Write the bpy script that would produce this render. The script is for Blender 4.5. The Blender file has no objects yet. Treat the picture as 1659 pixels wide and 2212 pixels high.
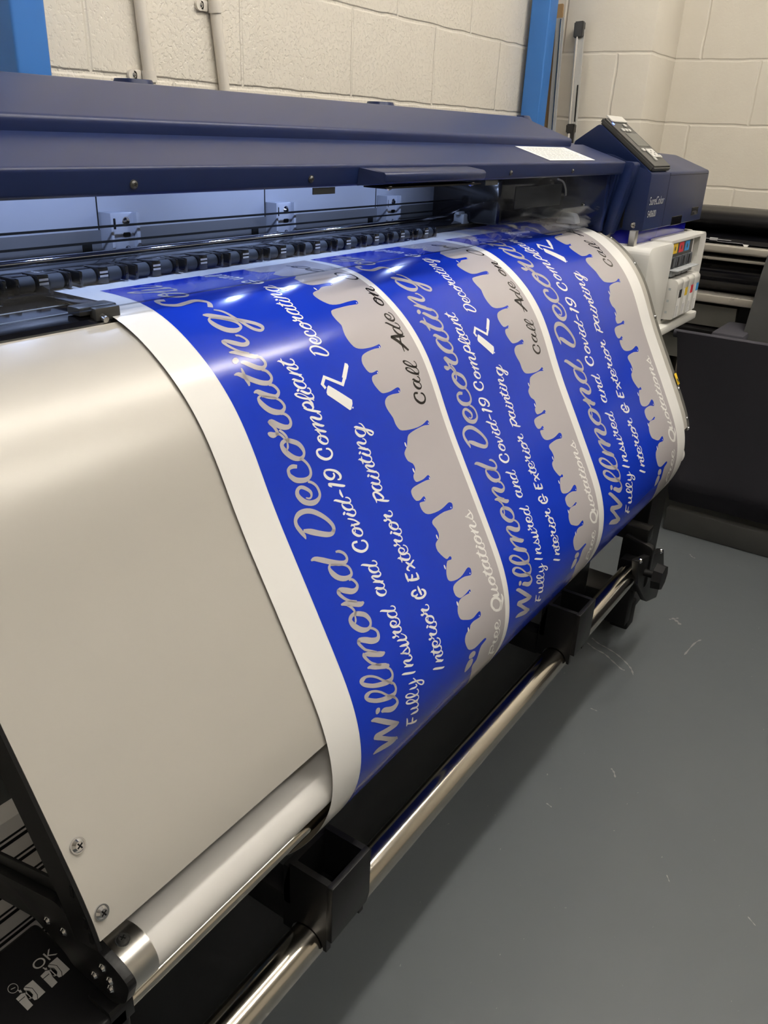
import bpy, bmesh, math, random
from mathutils import Vector, Matrix
from mathutils.geometry import tessellate_polygon

random.seed(7)
S = bpy.context.scene
COL = S.collection

# ------------------------------------------------------------------ camera
CAM_H = 1.27
cd = bpy.data.cameras.new('camera')
cam = bpy.data.objects.new('camera', cd)
COL.objects.link(cam)
cd.sensor_fit = 'VERTICAL'
cd.sensor_height = 36.0
cd.lens = 36.0 * 1770.62 / 2212.0
cd.clip_start = 0.02
right = Vector((0.56411649, -0.82458348, 0.04283319))
down = Vector((-0.32712334, -0.27082086, -0.90534324))
fwd = Vector((0.7581312, 0.49670731, -0.42251501))
M = Matrix.Identity(4)
for i in range(3):
    M[i][0], M[i][1], M[i][2] = right[i], -down[i], -fwd[i]
M[2][3] = CAM_H
cam.matrix_world = M
S.camera = cam

# ------------------------------------------------------------------ view, world
S.view_settings.view_transform = 'Standard'
S.view_settings.look = 'None'
S.view_settings.exposure = 0.0
S.view_settings.gamma = 1.0
S.view_settings.use_curve_mapping = False
S.cycles.use_denoising = True
S.cycles.max_bounces = 8
S.cycles.transparent_max_bounces = 12
S.cycles.caustics_reflective = False
S.cycles.caustics_refractive = False
W = bpy.data.worlds.new('world')
S.world = W
W.use_nodes = True
W.node_tree.nodes['Background'].inputs[0].default_value = (0.9, 0.95, 1.0, 1)
W.node_tree.nodes['Background'].inputs[1].default_value = 0.02

TUBE_POWER = 77.0          # emission strength of the ceiling tubes
LED_POWER = 0.26           # watts of each small lamp inside the printer
ROWS = (0.10, -1.15)       # two rows of ceiling battens (Y)
CEIL = 3.05

# ------------------------------------------------------------------ materials
def mat(name, col, rough=0.5, metal=0.0, spec=0.5, coat=0.0, bump=None, emis=None, trans=0.0, coat_rough=0.05):
    m = bpy.data.materials.new(name)
    m.use_nodes = True
    nt = m.node_tree
    b = nt.nodes['Principled BSDF']
    b.inputs['Base Color'].default_value = (*col, 1)
    b.inputs['Roughness'].default_value = rough
    b.inputs['Metallic'].default_value = metal
    b.inputs['Specular IOR Level'].default_value = spec
    b.inputs['Coat Weight'].default_value = coat
    b.inputs['Coat Roughness'].default_value = coat_rough
    if trans: b.inputs['Transmission Weight'].default_value = trans
    if emis:
        b.inputs['Emission Color'].default_value = (*emis[0], 1)
        b.inputs['Emission Strength'].default_value = emis[1]
    # a little procedural variation in roughness (and optional bump) everywhere
    tc = nt.nodes.new('ShaderNodeTexCoord')
    nz = nt.nodes.new('ShaderNodeTexNoise')
    nz.inputs['Scale'].default_value = bump[0] if bump else 9.0
    nz.inputs['Detail'].default_value = 4
    nt.links.new(tc.outputs['Object'], nz.inputs['Vector'])
    if bump:
        bp = nt.nodes.new('ShaderNodeBump')
        bp.inputs['Strength'].default_value = bump[1]
        bp.inputs['Distance'].default_value = bump[2]
        nt.links.new(nz.outputs['Fac'], bp.inputs['Height'])
        nt.links.new(bp.outputs['Normal'], b.inputs['Normal'])
    else:
        mr = nt.nodes.new('ShaderNodeMapRange')
        mr.inputs['To Min'].default_value = max(0.02, rough * 0.93)
        mr.inputs['To Max'].default_value = min(1.0, rough * 1.07)
        nt.links.new(nz.outputs['Fac'], mr.inputs['Value'])
        nt.links.new(mr.outputs['Result'], b.inputs['Roughness'])
    return m

MT = {}
MT['navy'] = mat('navy_painted_metal', (0.0075, 0.0165, 0.070), 0.38, 0, 0.33, bump=(900, 0.05, 0.0003))
MT['plotter_black'] = mat('plotter_black_cover', (0.006, 0.006, 0.007), 0.36, 0, 0.18)
MT['navy_plastic'] = mat('navy_plastic', (0.0070, 0.0155, 0.062), 0.36, 0, 0.32, bump=(1100, 0.08, 0.0003))
MT['navy_gloss_lit'] = mat('navy_gloss_blue_reflection', (0.008, 0.010, 0.27), 0.12, 0, 0.5)  # navy plastic with the print's blue reflection put into its colour
MT['black'] = mat('black_painted_metal', (0.006, 0.006, 0.0065), 0.40, 0, 0.25)
MT['black_gloss'] = mat('black_gloss_plastic', (0.006, 0.006, 0.008), 0.12, 0, 0.5)
MT['black_matt'] = mat('black_matt', (0.005, 0.005, 0.0055), 0.6, 0, 0.2)
MT['dark_grey'] = mat('dark_grey_plastic', (0.045, 0.045, 0.043), 0.4, 0, 0.5)
MT['rubber'] = mat('grey_rubber', (0.055, 0.060, 0.070), 0.7, 0, 0.3)
MT['panel'] = mat('warm_grey_painted_panel', (0.46, 0.44, 0.40), 0.34, 0.12, 0.5)
MT['panel_edge'] = mat('grey_edge_metal', (0.19, 0.185, 0.17), 0.4, 0.6, 0.5)
MT['steel'] = mat('polished_steel', (0.62, 0.58, 0.51), 0.16, 1.0)
MT['satin'] = mat('satin_aluminium', (0.60, 0.585, 0.55), 0.30, 1.0)
MT['pearl'] = mat('pearl_white_roller', (0.66, 0.645, 0.62), 0.45, 0.0, 0.35)
MT['chrome'] = mat('chrome', (0.72, 0.72, 0.74), 0.10, 1.0)
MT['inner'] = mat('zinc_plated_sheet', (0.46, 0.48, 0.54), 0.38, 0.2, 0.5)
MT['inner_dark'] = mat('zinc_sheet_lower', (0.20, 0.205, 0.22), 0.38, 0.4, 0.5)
MT['white_plastic'] = mat('white_plastic', (0.70, 0.69, 0.655), 0.38, 0, 0.5)
MT['grey_plastic'] = mat('grey_plastic', (0.36, 0.38, 0.40), 0.4)
MT['clear_white'] = mat('milky_plastic', (0.60, 0.59, 0.56), 0.25, 0, 0.5)
MT['paper'] = mat('white_label_paper', (0.80, 0.79, 0.77), 0.6)
MT['print_grey'] = mat('grey_ink', (0.42, 0.42, 0.44), 0.6)
MT['ink_black'] = mat('label_black', (0.012, 0.012, 0.012), 0.5)
MT['yellow'] = mat('label_yellow', (0.75, 0.50, 0.02), 0.5)
MT['red'] = mat('label_red', (0.62, 0.03, 0.05), 0.5)
MT['cyan'] = mat('label_cyan', (0.03, 0.25, 0.60), 0.5)
MT['silver_text'] = mat('silver_lettering', (0.45, 0.46, 0.46), 0.4)
MT['icon_grey'] = mat('icon_grey', (0.33, 0.32, 0.305), 0.5)
MT['screen'] = mat('display_glass', (0.085, 0.09, 0.085), 0.15)
MT['led'] = mat('blue_led', (0.1, 0.15, 0.9), 0.3, emis=((0.15, 0.25, 1.0), 4.0))
MT['fabric'] = mat('charcoal_fabric', (0.050, 0.049, 0.060), 0.85, 0, 0.2, bump=(420, 0.3, 0.001))
MT['vinyl_black'] = mat('black_vinyl', (0.035, 0.036, 0.036), 0.22, 0, 0.5)
MT['beige_rail'] = mat('anodised_rail', (0.56, 0.53, 0.47), 0.28, 0.5, 0.5)
MT['grey_panel'] = mat('grey_plotter_panel', (0.33, 0.32, 0.29), 0.2, 0.2, 0.5)
MT['blue_steel'] = mat('blue_painted_steel', (0.030, 0.150, 0.46), 0.42, 0, 0.5, bump=(60, 0.1, 0.002))
MT['conduit'] = mat('white_painted_conduit', (0.66, 0.62, 0.55), 0.4, bump=(60, 0.15, 0.001))
MT['wood'] = mat('raw_board', (0.30, 0.19, 0.09), 0.65)
MT['alu'] = mat('aluminium_extrusion', (0.50, 0.50, 0.48), 0.35, 0.35)
MT['ribbed'] = mat('grey_ribbed_strip', (0.55, 0.53, 0.50), 0.5)
# printed vinyl: white film and its inks
for k, c in dict(v_white=(0.79, 0.78, 0.76), v_blue=(0.006, 0.030, 0.40), v_grey=(0.405, 0.378, 0.388), v_black=(0.010, 0.008, 0.008), v_back=(0.30, 0.27, 0.22)).items():
    MT[k] = mat({'v_white': 'vinyl_white', 'v_blue': 'vinyl_blue_ink', 'v_grey': 'vinyl_grey_ink', 'v_black': 'vinyl_black_ink', 'v_back': 'vinyl_liner'}[k], c, 0.17 if k != 'v_back' else 0.7, 0, 0.28)

def glass_mat(name, tint, f0=0.02, rough=0.03):
    m = bpy.data.materials.new(name)
    m.use_nodes = True
    nt = m.node_tree
    nt.nodes.remove(nt.nodes['Principled BSDF'])
    out = nt.nodes['Material Output']
    tr = nt.nodes.new('ShaderNodeBsdfTransparent'); tr.inputs[0].default_value = (*tint, 1)
    gl = nt.nodes.new('ShaderNodeBsdfGlossy'); gl.inputs['Roughness'].default_value = rough
    lw = nt.nodes.new('ShaderNodeLayerWeight'); lw.inputs['Blend'].default_value = 0.5
    pw = nt.nodes.new('ShaderNodeMath'); pw.operation = 'POWER'; pw.inputs[1].default_value = 5.0
    fr = nt.nodes.new('ShaderNodeMath'); fr.operation = 'MULTIPLY_ADD'; fr.inputs[1].default_value = 0.45; fr.inputs[2].default_value = f0
    nt.links.new(lw.outputs['Facing'], pw.inputs[0]); nt.links.new(pw.outputs[0], fr.inputs[0])
    mx = nt.nodes.new('ShaderNodeMixShader')
    nt.links.new(fr.outputs[0], mx.inputs[0]); nt.links.new(tr.outputs[0], mx.inputs[1]); nt.links.new(gl.outputs[0], mx.inputs[2])
    nt.links.new(mx.outputs[0], out.inputs['Surface'])
    return m
MT['window'] = glass_mat('clear_acrylic_window', (0.90, 0.925, 0.97))
MT['translucent'] = glass_mat('smoky_clear_part', (0.75, 0.75, 0.75), 0.10, 0.2)

def tube_emit():
    m = bpy.data.materials.new('fluorescent_tube')
    m.use_nodes = True
    nt = m.node_tree
    b = nt.nodes['Principled BSDF']
    b.inputs['Base Color'].default_value = (0.9, 0.9, 0.85, 1)
    b.inputs['Emission Color'].default_value = (1.0, 0.945, 0.865, 1)
    b.inputs['Emission Strength'].default_value = TUBE_POWER
    return m
MT['tube'] = tube_emit()

def block_wall(name, axis, u0, v0, bw=0.44, bh=0.2205, pit=0.26, strength=0.6):
    """painted concrete block: mortar grooves and pitted paint, both as bump"""
    m = bpy.data.materials.new(name)
    m.use_nodes = True
    nt = m.node_tree; L = nt.links; N = nt.nodes.new
    b = nt.nodes['Principled BSDF']
    b.inputs['Roughness'].default_value = 0.42
    b.inputs['Specular IOR Level'].default_value = 0.4
    tc = N('ShaderNodeTexCoord'); sp = N('ShaderNodeSeparateXYZ'); cb = N('ShaderNodeCombineXYZ')
    L.new(tc.outputs['Object'], sp.inputs[0])
    su = N('ShaderNodeMath'); su.operation = 'SUBTRACT'; su.inputs[1].default_value = u0
    sv = N('ShaderNodeMath'); sv.operation = 'SUBTRACT'; sv.inputs[1].default_value = v0
    L.new(sp.outputs[axis], su.inputs[0]); L.new(sp.outputs[2], sv.inputs[0])
    # waviness of the joints
    nw = N('ShaderNodeTexNoise'); nw.inputs['Scale'].default_value = 9; nw.inputs['Detail'].default_value = 2
    L.new(tc.outputs['Object'], nw.inputs['Vector'])
    wv = N('ShaderNodeMath'); wv.operation = 'MULTIPLY_ADD'; wv.inputs[1].default_value = 0.012; wv.inputs[2].default_value = -0.006
    L.new(nw.outputs['Fac'], wv.inputs[0])
    a1 = N('ShaderNodeMath'); L.new(su.outputs[0], a1.inputs[0]); L.new(wv.outputs[0], a1.inputs[1])
    a2 = N('ShaderNodeMath'); L.new(sv.outputs[0], a2.inputs[0]); L.new(wv.outputs[0], a2.inputs[1])
    L.new(a1.outputs[0], cb.inputs[0]); L.new(a2.outputs[0], cb.inputs[1])
    br = N('ShaderNodeTexBrick')
    br.offset = 0.5; br.offset_frequency = 2
    for k, v in (('Scale', 1.0), ('Mortar Size', 0.0065), ('Mortar Smooth', 0.75), ('Brick Width', bw), ('Row Height', bh), ('Bias', 0)):
        br.inputs[k].default_value = v
    L.new(cb.outputs[0], br.inputs['Vector'])
    n1 = N('ShaderNodeTexNoise'); n1.inputs['Scale'].default_value = 95; n1.inputs['Detail'].default_value = 3; n1.inputs['Roughness'].default_value = 0.55
    L.new(tc.outputs['Object'], n1.inputs['Vector'])
    rp = N('ShaderNodeMapRange'); rp.inputs['From Min'].default_value = 0.36; rp.inputs['From Max'].default_value = 0.50
    L.new(n1.outputs['Fac'], rp.inputs['Value'])
    n2 = N('ShaderNodeTexNoise'); n2.inputs['Scale'].default_value = 14; n2.inputs['Detail'].default_value = 3
    L.new(tc.outputs['Object'], n2.inputs['Vector'])
    inv = N('ShaderNodeMath'); inv.operation = 'SUBTRACT'; inv.inputs[0].default_value = 1.0
    L.new(br.outputs['Fac'], inv.inputs[1])
    h1 = N('ShaderNodeMath'); h1.operation = 'MULTIPLY_ADD'; h1.inputs[1].default_value = pit
    L.new(rp.outputs['Result'], h1.inputs[0]); L.new(inv.outputs[0], h1.inputs[2])
    h2 = N('ShaderNodeMath'); h2.operation = 'MULTIPLY_ADD'; h2.inputs[1].default_value = 0.35
    L.new(n2.outputs['Fac'], h2.inputs[0]); L.new(h1.outputs[0], h2.inputs[2])
    bp = N('ShaderNodeBump'); bp.inputs['Strength'].default_value = strength; bp.inputs['Distance'].default_value = 0.006
    L.new(h2.outputs[0], bp.inputs['Height']); L.new(bp.outputs['Normal'], b.inputs['Normal'])
    cr = N('ShaderNodeMixRGB'); cr.inputs[1].default_value = (0.67, 0.625, 0.545, 1); cr.inputs[2].default_value = (0.72, 0.68, 0.60, 1)
    L.new(n2.outputs['Fac'], cr.inputs[0]); L.new(cr.outputs[0], b.inputs['Base Color'])
    return m

def floor_mat():
    m = bpy.data.materials.new('grey_painted_concrete')
    m.use_nodes = True
    nt = m.node_tree; L = nt.links; N = nt.nodes.new
    b = nt.nodes['Principled BSDF']
    tc = N('ShaderNodeTexCoord')
    n = N('ShaderNodeTexNoise'); n.inputs['Scale'].default_value = 2.2; n.inputs['Detail'].default_value = 6
    L.new(tc.outputs['Object'], n.inputs['Vector'])
    mx = N('ShaderNodeMixRGB'); mx.inputs[1].default_value = (0.088, 0.099, 0.106, 1); mx.inputs[2].default_value = (0.104, 0.116, 0.122, 1)
    L.new(n.outputs['Fac'], mx.inputs[0])
    # sparse pale scuffs and chips
    mp = N('ShaderNodeMapping'); mp.inputs['Scale'].default_value = (1, 2.6, 1); mp.inputs['Rotation'].default_value = (0, 0, 0.5)
    L.new(tc.outputs['Object'], mp.inputs[0])
    s = N('ShaderNodeTexNoise'); s.inputs['Scale'].default_value = 60; s.inputs['Detail'].default_value = 2
    L.new(mp.outputs[0], s.inputs['Vector'])
    r = N('ShaderNodeMapRange'); r.inputs['From Min'].default_value = 0.745; r.inputs['From Max'].default_value = 0.80; r.inputs['To Max'].default_value = 0.6
    L.new(s.outputs['Fac'], r.inputs['Value'])
    m2 = N('ShaderNodeMixRGB'); m2.inputs[2].default_value = (0.34, 0.33, 0.31, 1)
    L.new(r.outputs['Result'], m2.inputs[0]); L.new(mx.outputs[0], m2.inputs[1])
    L.new(m2.outputs[0], b.inputs['Base Color'])
    b.inputs['Roughness'].default_value = 0.42
    b.inputs['Specular IOR Level'].default_value = 0.4
    bp = N('ShaderNodeBump'); bp.inputs['Strength'].default_value = 0.12; bp.inputs['Distance'].default_value = 0.003
    n3 = N('ShaderNodeTexNoise'); n3.inputs['Scale'].default_value = 30; n3.inputs['Detail'].default_value = 4
    L.new(tc.outputs['Object'], n3.inputs['Vector'])
    L.new(n3.outputs['Fac'], bp.inputs['Height']); L.new(bp.outputs['Normal'], b.inputs['Normal'])
    return m

# ------------------------------------------------------------------ mesh helpers
def new(): return bmesh.new()

def box(bm, x0, x1, y0, y1, z0, z1, bev=0.0, seg=2):
    r = bmesh.ops.create_cube(bm, size=1.0)
    vs = r['verts']
    for v in vs:
        v.co = Vector(((x0 + x1) / 2 + v.co.x * (x1 - x0), (y0 + y1) / 2 + v.co.y * (y1 - y0), (z0 + z1) / 2 + v.co.z * (z1 - z0)))
    if bev > 0:
        es = list({e for v in vs for e in v.link_edges})
        bmesh.ops.bevel(bm, geom=es, offset=bev, segments=seg, profile=0.5, affect='EDGES')
    return bm

def prism(bm, pts, a0, a1, axis='X', bev=0.0, seg=2):
    """closed outline extruded along an axis; X: pts are (y,z), Y: (x,z), Z: (x,y)"""
    def P(p, a):
        return (a, p[0], p[1]) if axis == 'X' else (p[0], a, p[1]) if axis == 'Y' else (p[0], p[1], a)
    lo = [bm.verts.new(P(p, a0)) for p in pts]
    hi = [bm.verts.new(P(p, a1)) for p in pts]
    fs = [bm.faces.new(lo), bm.faces.new(hi[::-1])]
    n = len(pts)
    for i in range(n):
        fs.append(bm.faces.new((lo[i], hi[i], hi[(i + 1) % n], lo[(i + 1) % n])))
    bmesh.ops.recalc_face_normals(bm, faces=fs)
    if bev > 0:
        es = list({e for f in fs for e in f.edges})
        bmesh.ops.bevel(bm, geom=es, offset=bev, segments=seg, profile=0.5, affect='EDGES', clamp_overlap=True)
    return bm

def rounded(pts, r, seg=5):
    """round the corners of a 2D outline"""
    out = []
    n = len(pts)
    for i in range(n):
        p = Vector(pts[i]); a = Vector(pts[i - 1]); b = Vector(pts[(i + 1) % n])
        rr = r[i] if isinstance(r, (list, tuple)) else r
        if rr <= 0:
            out.append(tuple(p)); continue
        da = (a - p); db = (b - p)
        ra = min(rr, da.length * .49); rb = min(rr, db.length * .49)
        s = p + da.normalized() * ra; e = p + db.normalized() * rb
        for k in range(seg + 1):
            t = k / seg
            q = s * (1 - t) ** 2 + p * 2 * t * (1 - t) + e * t * t
            out.append((q.x, q.y))
    return out

def cyl(bm, p0, p1, r, seg=24, r1=None, cap=True):
    p0 = Vector(p0); p1 = Vector(p1); d = p1 - p0
    m = Matrix.Translation((p0 + p1) / 2) @ d.to_track_quat('Z', 'Y').to_matrix().to_4x4()
    bmesh.ops.create_cone(bm, cap_ends=cap, segments=seg, radius1=r, radius2=r if r1 is None else r1, depth=d.length, matrix=m)
    return bm

def sweep(bm, path, r, seg=10):
    path = [Vector(p) for p in path]
    rings = []
    for i, p in enumerate(path):
        d = (path[min(i + 1, len(path) - 1)] - path[max(i - 1, 0)]).normalized()
        q = d.to_track_quat('Z', 'Y')
        rings.append([bm.verts.new(p + q @ Vector((r * math.cos(2 * math.pi * k / seg), r * math.sin(2 * math.pi * k / seg), 0))) for k in range(seg)])
    for a, b in zip(rings[:-1], rings[1:]):
        for k in range(seg):
            bm.faces.new((a[k], a[(k + 1) % seg], b[(k + 1) % seg], b[k]))
    bm.faces.new(rings[0][::-1]); bm.faces.new(rings[-1])
    return bm

def crom(pts, n=4, closed=False):
    P = [Vector(p) for p in pts]; out = []
    m = len(P)
    rng = range(m if closed else m - 1)
    for i in rng:
        if closed: a, b, c, d = P[i - 1], P[i], P[(i + 1) % m], P[(i + 2) % m]
        else: a, b, c, d = P[max(i - 1, 0)], P[i], P[i + 1], P[min(i + 2, m - 1)]
        for k in range(n):
            t = k / n
            out.append(.5 * ((2 * b) + (c - a) * t + (2 * a - 5 * b + 4 * c - d) * t * t + (3 * b - 3 * c + d - a) * t ** 3))
    if not closed: out.append(P[-1])
    return out

def finish(name, bm, mats, parent=None, smooth=40, loc=None):
    me = bpy.data.meshes.new(name)
    bm.normal_update()
    bm.to_mesh(me); bm.free()
    if not isinstance(mats, (list, tuple)): mats = [mats]
    for m in mats: me.materials.append(MT[m] if isinstance(m, str) else m)
    if smooth:
        for p in me.polygons: p.use_smooth = True
        me.set_sharp_from_angle(angle=math.radians(smooth))
    o = bpy.data.objects.new(name, me)
    COL.objects.link(o)
    if parent is not None:
        o.parent = parent
        o.matrix_parent_inverse = parent_world(parent).inverted()
    return o

def parent_world(o):
    m = o.matrix_basis.copy()
    if o.parent is not None:
        m = parent_world(o.parent) @ o.matrix_parent_inverse @ m
    return m

def thing(name, label, cat, loc=(0, 0, 0), group=None):
    o = bpy.data.objects.new(name, None)
    o.empty_display_size = 0.05
    COL.objects.link(o)
    o.location = loc
    return tag(o, label, cat, group)

def tag(o, label, cat, group=None):
    o['label'] = label; o['category'] = cat
    if group: o['group'] = group
    return o

def struct(o, label=None, cat=None):
    o['kind'] = 'structure'
    if label: o['label'] = label
    if cat: o['category'] = cat
    return o

def copy_tree(o, parent=None):
    c = o.copy(); COL.objects.link(c)
    if parent is not None:
        inv = o.matrix_parent_inverse.copy(); c.parent = parent; c.matrix_parent_inverse = inv
    for ch in list(o.children):
        copy_tree(ch, c)
    return c

def screw(name, pos, nrm, r, parent, m='chrome'):
    """pan-head screw with a cross recess, pressed onto a surface"""
    pos = Vector(pos); n = Vector(nrm).normalized()
    bm = new()
    cyl(bm, pos - n * r * .3, pos + n * r * .12, r * 1.18, 20)
    cyl(bm, pos + n * r * .12, pos + n * r * .62, r * .98, 20, r * .62)
    q = n.to_track_quat('Z', 'Y')
    for a in (0.4, 0.4 + math.pi / 2):
        d = q @ Vector((math.cos(a), math.sin(a), 0)); e = n.cross(d)
        c = pos + n * r * .63
        vs = [bm.verts.new(c + d * r * .5 * i + e * r * .11 * j) for i, j in ((-1, -1), (1, -1), (1, 1), (-1, 1))]
        f = bm.faces.new(vs); f.material_index = 1
    bm.normal_update()
    return finish(name, bm, [m, 'black_matt'], parent, 30)

def text_mesh(bm, s, origin, ux, uy, size, lift=0.0004, mi=0, extrude=0.0003, shear=0.0, sx=1.0):
    cu = bpy.data.curves.new('t', 'FONT'); cu.body = s; cu.size = size; cu.extrude = 0
    cu.shear = shear
    ob = bpy.data.objects.new('t', cu); COL.objects.link(ob)
    dg = bpy.context.evaluated_depsgraph_get()
    me = ob.evaluated_get(dg).to_mesh()
    o = Vector(origin); ux = Vector(ux).normalized(); uy = Vector(uy).normalized(); n = ux.cross(uy)
    vs = [bm.verts.new(o + ux * v.co.x * sx + uy * v.co.y + n * lift) for v in me.vertices]
    for p in me.polygons:
        try:
            f = bm.faces.new([vs[i] for i in p.vertices]); f.material_index = mi
        except ValueError: pass
    ob.evaluated_get(dg).to_mesh_clear()
    bpy.data.objects.remove(ob); bpy.data.curves.remove(cu)

# ------------------------------------------------------------------ room
WALL_Y, WALL_X, PIL_X, PIL_Y = 1.547, 3.60, 3.31, 1.115
XL, YF = -3.2, -4.0
fl = new(); box(fl, XL - .1, WALL_X + .1, YF - .1, WALL_Y + .1, -0.1, 0)
# long pale scuffs left on the paint by dragged furniture
def floor_mark(bm, pts, w, mi):
    P = crom([Vector((x, y, 0.0004)) for x, y in pts], 5)
    prev = None
    for i, p in enumerate(P):
        d = (P[min(i + 1, len(P) - 1)] - P[max(i - 1, 0)]).normalized()
        ww = w * (0.6 + 0.4 * math.sin(i * 1.7)) * (0.3 if i in (0, len(P) - 1) else 1)
        s = Vector((-d.y, d.x, 0)) * ww / 2
        cur = (bm.verts.new(p + s), bm.verts.new(p - s))
        if prev:
            f = bm.faces.new((prev[0], prev[1], cur[1], cur[0])); f.material_index = mi
        prev = cur
MT['scuff'] = mat('pale_scuff', (0.24, 0.24, 0.23), 0.5)
floor_mark(fl, [(1.931, 0.5688), (1.9158, 0.5409), (1.9082, 0.5099), (1.8902, 0.4819), (1.868, 0.4468), (1.8707, 0.4405)], 0.006, 1)
floor_mark(fl, [(1.9625, 0.5679), (1.9472, 0.5421), (1.9402, 0.5154), (1.9267, 0.4804), (1.902, 0.4443), (1.8826, 0.4252), (1.862, 0.414)], 0.006, 1)
floor_mark(fl, [(2.6679, 0.4911), (2.652, 0.4789), (2.6487, 0.4671)], 0.006, 1)
floor_mark(fl, [(2.2133, 0.4159), (2.2038, 0.3995), (2.1903, 0.3848)], 0.012, 1)
floor_mark(fl, [(2.1994, 0.4213), (2.2116, 0.4099), (2.2255, 0.4004)], 0.006, 1)
floor_mark(fl, [(1.4862, 0.3359), (1.4786, 0.3267), (1.4636, 0.3181)], 0.005, 1)
floor_mark(fl, [(1.6604, 0.4534), (1.6606, 0.4355)], 0.004, 1)
floor_mark(fl, [(2.0409, 0.3315), (2.1169, 0.3247), (2.1487, 0.314)], 0.006, 1)
floor_mark(fl, [(1.2648, -0.0042), (1.2529, -0.0203)], 0.003, 1)
floor_mark(fl, [(1.2687, 0.1452), (1.2557, 0.136)], 0.003, 1)
floor_mark(fl, [(1.301, 0.4096), (1.2971, 0.3953)], 0.004, 1)

finish('floor', fl, [floor_mat(), 'scuff'], None, 0)
struct(bpy.data.objects['floor'])
wm = block_wall('painted_block_back', 0, 1.869, 1.348)
wm2 = block_wall('painted_block_side', 1, 1.02, 1.340, pit=0.05, strength=0.45)
bm = new(); box(bm, XL - .1, WALL_X + .1, WALL_Y, WALL_Y + .1, 0, CEIL)
struct(finish('wall_back', bm, wm, None, 0))
bm = new(); box(bm, WALL_X, WALL_X + .1, YF - .1, WALL_Y, 0, CEIL)
struct(finish('wall_right', bm, wm2, None, 0))
bm = new(); prism(bm, [(PIL_X, PIL_Y), (WALL_X, PIL_Y), (WALL_X, WALL_Y), (PIL_X, WALL_Y)], 0, CEIL, 'Z', 0.004, 2)
struct(finish('trim_1', bm, wm2, None, 30), 'cream painted block pilaster in the far corner behind the rods', 'pilaster')
bm = new(); box(bm, XL - .1, XL, YF - .1, WALL_Y, 0, CEIL)
struct(finish('wall_left', bm, wm2, None, 0))
bm = new(); box(bm, XL - .1, WALL_X + .1, YF - .1, YF, 0, CEIL)
struct(finish('wall_front', bm, wm, None, 0))
MT['ceiling'] = mat('white_ceiling', (0.62, 0.60, 0.56), 0.7)
bm = new(); box(bm, XL - .1, WALL_X + .1, YF - .1, WALL_Y + .1, CEIL, CEIL + .1)
struct(finish('ceiling', bm, 'ceiling', None, 0))

def batten(x, y, label):
    t = thing('ceiling_light', label, 'light', (x, y, CEIL), 'fluorescent ceiling battens')
    bm = new(); box(bm, x - .76, x + .76, y - .05, y + .05, CEIL - .06, CEIL - .001, .006); finish('housing', bm, 'white_plastic', t)
    for s in (-1, 1):
        bm = new(); cyl(bm, (x - .74, y + s * .035, CEIL - .085), (x + .74, y + s * .035, CEIL - .085), .013, 16); finish('tube', bm, 'tube', t)
        for e in (-1, 1):
            bm = new(); box(bm, x + e * .75 - .012, x + e * .75 + .012, y + s * .035 - .016, y + s * .035 + .016, CEIL - .1, CEIL - .058); finish('lamp_holder', bm, 'white_plastic', t)
for x, y, l in [(0.8, 0.1, 'ceiling batten above the middle of the printer, nearer the back wall'), (2.35, 0.1, 'ceiling batten above the right end of the printer, nearer the back wall'), (1.75, -1.15, 'ceiling batten over the open floor in front of the printer'), (-1.2, -1.0, 'added ceiling batten beyond the left end of the printer, brightening its lower left')]: batten(x, y, l)  # last batten is added, unseen, to brighten the ribbed tray at lower left

# blue steel columns against the back wall
def column(x0, x1, y0, y1, label):
    bm = new()
    prism(bm, rounded([(x0, y0), (x1, y0), (x1, y1), (x0, y1)], .006, 3), 0, CEIL, 'Z')
    return tag(finish('steel_column', bm, 'blue_steel', None, 40), label, 'column', 'blue steel columns on the back wall')
column(.980, 1.049, 1.45, 1.546, 'bright blue steel column at the left end of the block wall')
column(3.138, 3.207, 1.45, 1.525, 'bright blue steel column in the far corner beside the leaning rods')

# conduits with saddle clips
def conduit(p0, p1, clip_t, label):
    t = thing('conduit', label, 'pipe', p0, 'white conduits on the back wall')
    p0 = Vector(p0); p1 = Vector(p1); d = p1 - p0
    a = p0 - d * 0.0; b = p1
    bm = new(); cyl(bm, a, b, .0125, 24); finish('pipe', bm, 'conduit', t)
    c = p0 + d * clip_t; u = d.normalized(); side = Vector((-1, 0, 0))
    bm = new()
    cyl(bm, c - u * .011, c + u * .011, .0155, 24)
    q = c + side * .020
    box(bm, q.x - .018, q.x + .006, WALL_Y - .008, WALL_Y - .001, q.z - .011, q.z + .011, .003)
    cyl(bm, (q.x - .018, WALL_Y - .008, q.z), (q.x - .018, WALL_Y - .001, q.z), .011, 20)
    k = finish('clip', bm, 'conduit', t)
    screw('screw', (q.x - .015, WALL_Y - .0085, q.z), (0, -1, 0), .0042, k)
    return t
def wl(x, z): return (x, WALL_Y - .014, z)
# slight lean of both pipes as in the room
conduit(wl(1.372, 1.05), wl(1.205, CEIL), (1.351 - 1.05) / (CEIL - 1.05), 'white conduit beside the left blue column, clip low above the hood')
conduit(wl(1.610, 1.05), wl(1.345, CEIL), (1.502 - 1.05) / (CEIL - 1.05), 'right-hand white conduit on the block wall, clip near the top')

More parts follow.
